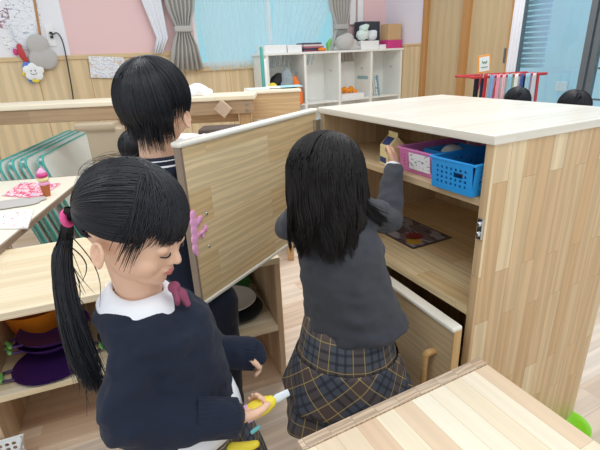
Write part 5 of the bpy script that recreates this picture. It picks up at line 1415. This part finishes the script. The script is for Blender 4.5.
# ------------------------------------------------------------------ children further back, kneeling
def kneeler(c, yaw, label, pitch=0, hs=1., shirt='navy_dark', bun=False):
    """c: head centre"""
    c = Vector(c); F = frame(c, yaw, pitch, 0, hs); f_ = Vector((math.cos(math.radians(yaw)), math.sin(math.radians(yaw)), 0)); s_ = Vector((f_.y, -f_.x, 0))
    r_ = thing('person', label, 'person', (c.x, c.y, 0)); k = c.z / .80
    z = lambda v: v * k
    mb = MB(); head(mb, F); base = Vector((c.x, c.y, 0)) - f_ * .01
    mb.tube([F @ Vector((-.015, 0, -.02)), base + up * z(.68), base + up * z(.63)], [.042, .04, .045], 14)
    loftel(mb, [(base + up * z(.66), .05, .05, s_, f_), (base + up * z(.62), .10, .06, s_, f_), (base + up * z(.5), .095, .075, s_, f_), (base + up * z(.34), .10, .085, s_, f_), (base + up * z(.27), .08, .07, s_, f_)])
    for s in (1, -1):
        sh = base + s_ * .105 * s + up * z(.61); el = sh + f_ * .05 - up * .17 + s_ * .02 * s; wr = el + f_ * .12 - up * .05
        arm_tube(mb, [sh, el, wr], [.03, .026, .018]); hand(mb, wr, f_ - up * .3, -s_ * s, up, 1., (20, 25, 20))
        hp = base + s_ * .05 * s + up * z(.30); kn = base + f_ * .07 + s_ * .055 * s + up * .055; an = base - f_ * .14 + s_ * .055 * s + up * .045
        mb.tube([hp, kn], [.06, .045], 14); mb.tube([kn, kn.lerp(an, .4), an, an - f_ * .07 - up * .01], [.045, .045, .028, .02], 14)
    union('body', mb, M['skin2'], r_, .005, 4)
    cap('scalp_hair', F, lambda az: (12 if abs(az) < 60 else -12 - (abs(az) - 60) / 120 * 34), M['hair'], r_, k=1.0)
    P_ = []
    for i in range(1100):
        az = random.uniform(-180, 180); a_ = abs(az); lo = random.uniform(-8, 4) if a_ < 55 else random.uniform(-34, -14) - (a_ - 55) * .15
        e1 = hdir(az, lo); k0 = random.uniform(.99, 1.03); P_.append([hpt(F, slerp(hdir(180, 78), e1, j / 9), k0 + .03 * math.sin(PI * j / 9 * .7)) for j in range(10)])
    strands('short_hair', P_, .0016, M['hair'], r_)
    mb = MB(); loftel(mb, [(base + up * z(.665), .06, .056, s_, f_), (base + up * z(.64), .10, .07, s_, f_), (base + up * z(.60), .122, .085, s_, f_), (base + up * z(.42), .12, .1, s_, f_), (base + up * z(.28), .13, .11, s_, f_)])
    for s in (1, -1):
        sh = base + s_ * .10 * s + up * z(.605); el = sh + f_ * .05 - up * .17 + s_ * .025 * s; wr = el + f_ * .11 - up * .045; arm_tube(mb, [sh, el, wr], [.046, .04, .032])
    union('sweater', mb, M[shirt], r_, .008, 5, disp=.003)
    mb = MB()
    for s in (1, -1):
        hp = base + s_ * .05 * s + up * z(.28); kn = base + f_ * .075 + s_ * .055 * s + up * .062; an = base - f_ * .12 + s_ * .055 * s + up * .05
        mb.tube([hp, kn], [.075, .056], 14); mb.tube([kn, kn.lerp(an, .4), an], [.056, .054, .042], 14)
    union('trousers', mb, M['navy_dark'], r_, .008, 4)
    return r_
kneeler(aty(136, 150, 2.6), 80, 'child kneeling far behind, head half hidden by short haired child')
kneeler(aty(516, 104, 3.3), 95, 'child behind the cabinet, only black hair top showing beside towels')
kneeler(aty(572, 110, 2.75), 100, 'child behind the cabinet, black hair top nearest the glass door')
# ================================================================== LIGHT, WORLD, CAMERA
wd = bpy.data.worlds.new('sky'); bpy.context.scene.world = wd; wd.use_nodes = True
bgn = wd.node_tree.nodes['Background']; bgn.inputs[0].default_value = (.90, .96, 1, 1); bgn.inputs[1].default_value = .92
def area(name, loc, rot, sx, sy, power, col=(1, 1, 1)):
    l_ = bpy.data.lights.new(name, 'AREA'); l_.shape = 'RECTANGLE'; l_.size = sx; l_.size_y = sy; l_.energy = power; l_.color = col
    o = bpy.data.objects.new(name, l_); o.location = loc; o.rotation_euler = rot; COL.objects.link(o); return o
area('ceiling_lamp', (-.6, 2.2, 2.7), (0, 0, math.radians(26)), 2.6, .5, 26, (1, .97, .93))
area('ceiling_lamp', (1.4, 3.6, 2.7), (0, 0, math.radians(26)), 2.6, .5, 26, (1, .97, .93))
area('ceiling_lamp', (.4, .2, 2.7), (0, 0, math.radians(26)), 2.6, .5, 18, (1, .97, .93))
cam = bpy.data.cameras.new('camera'); co = bpy.data.objects.new('camera', cam); COL.objects.link(co)
cam.sensor_fit = 'HORIZONTAL'; cam.sensor_width = 36; cam.lens = FOC / 600 * 36; cam.clip_start = .02
R3 = Matrix((CR, CU, -CF)).transposed(); co.matrix_world = Matrix.Translation(CC) @ R3.to_4x4()
sc = bpy.context.scene; sc.camera = co
sc.view_settings.view_transform = 'Standard'; sc.view_settings.look = 'None'; sc.view_settings.gamma = 1; sc.view_settings.use_curve_mapping = False
sc.view_settings.exposure = 0.0
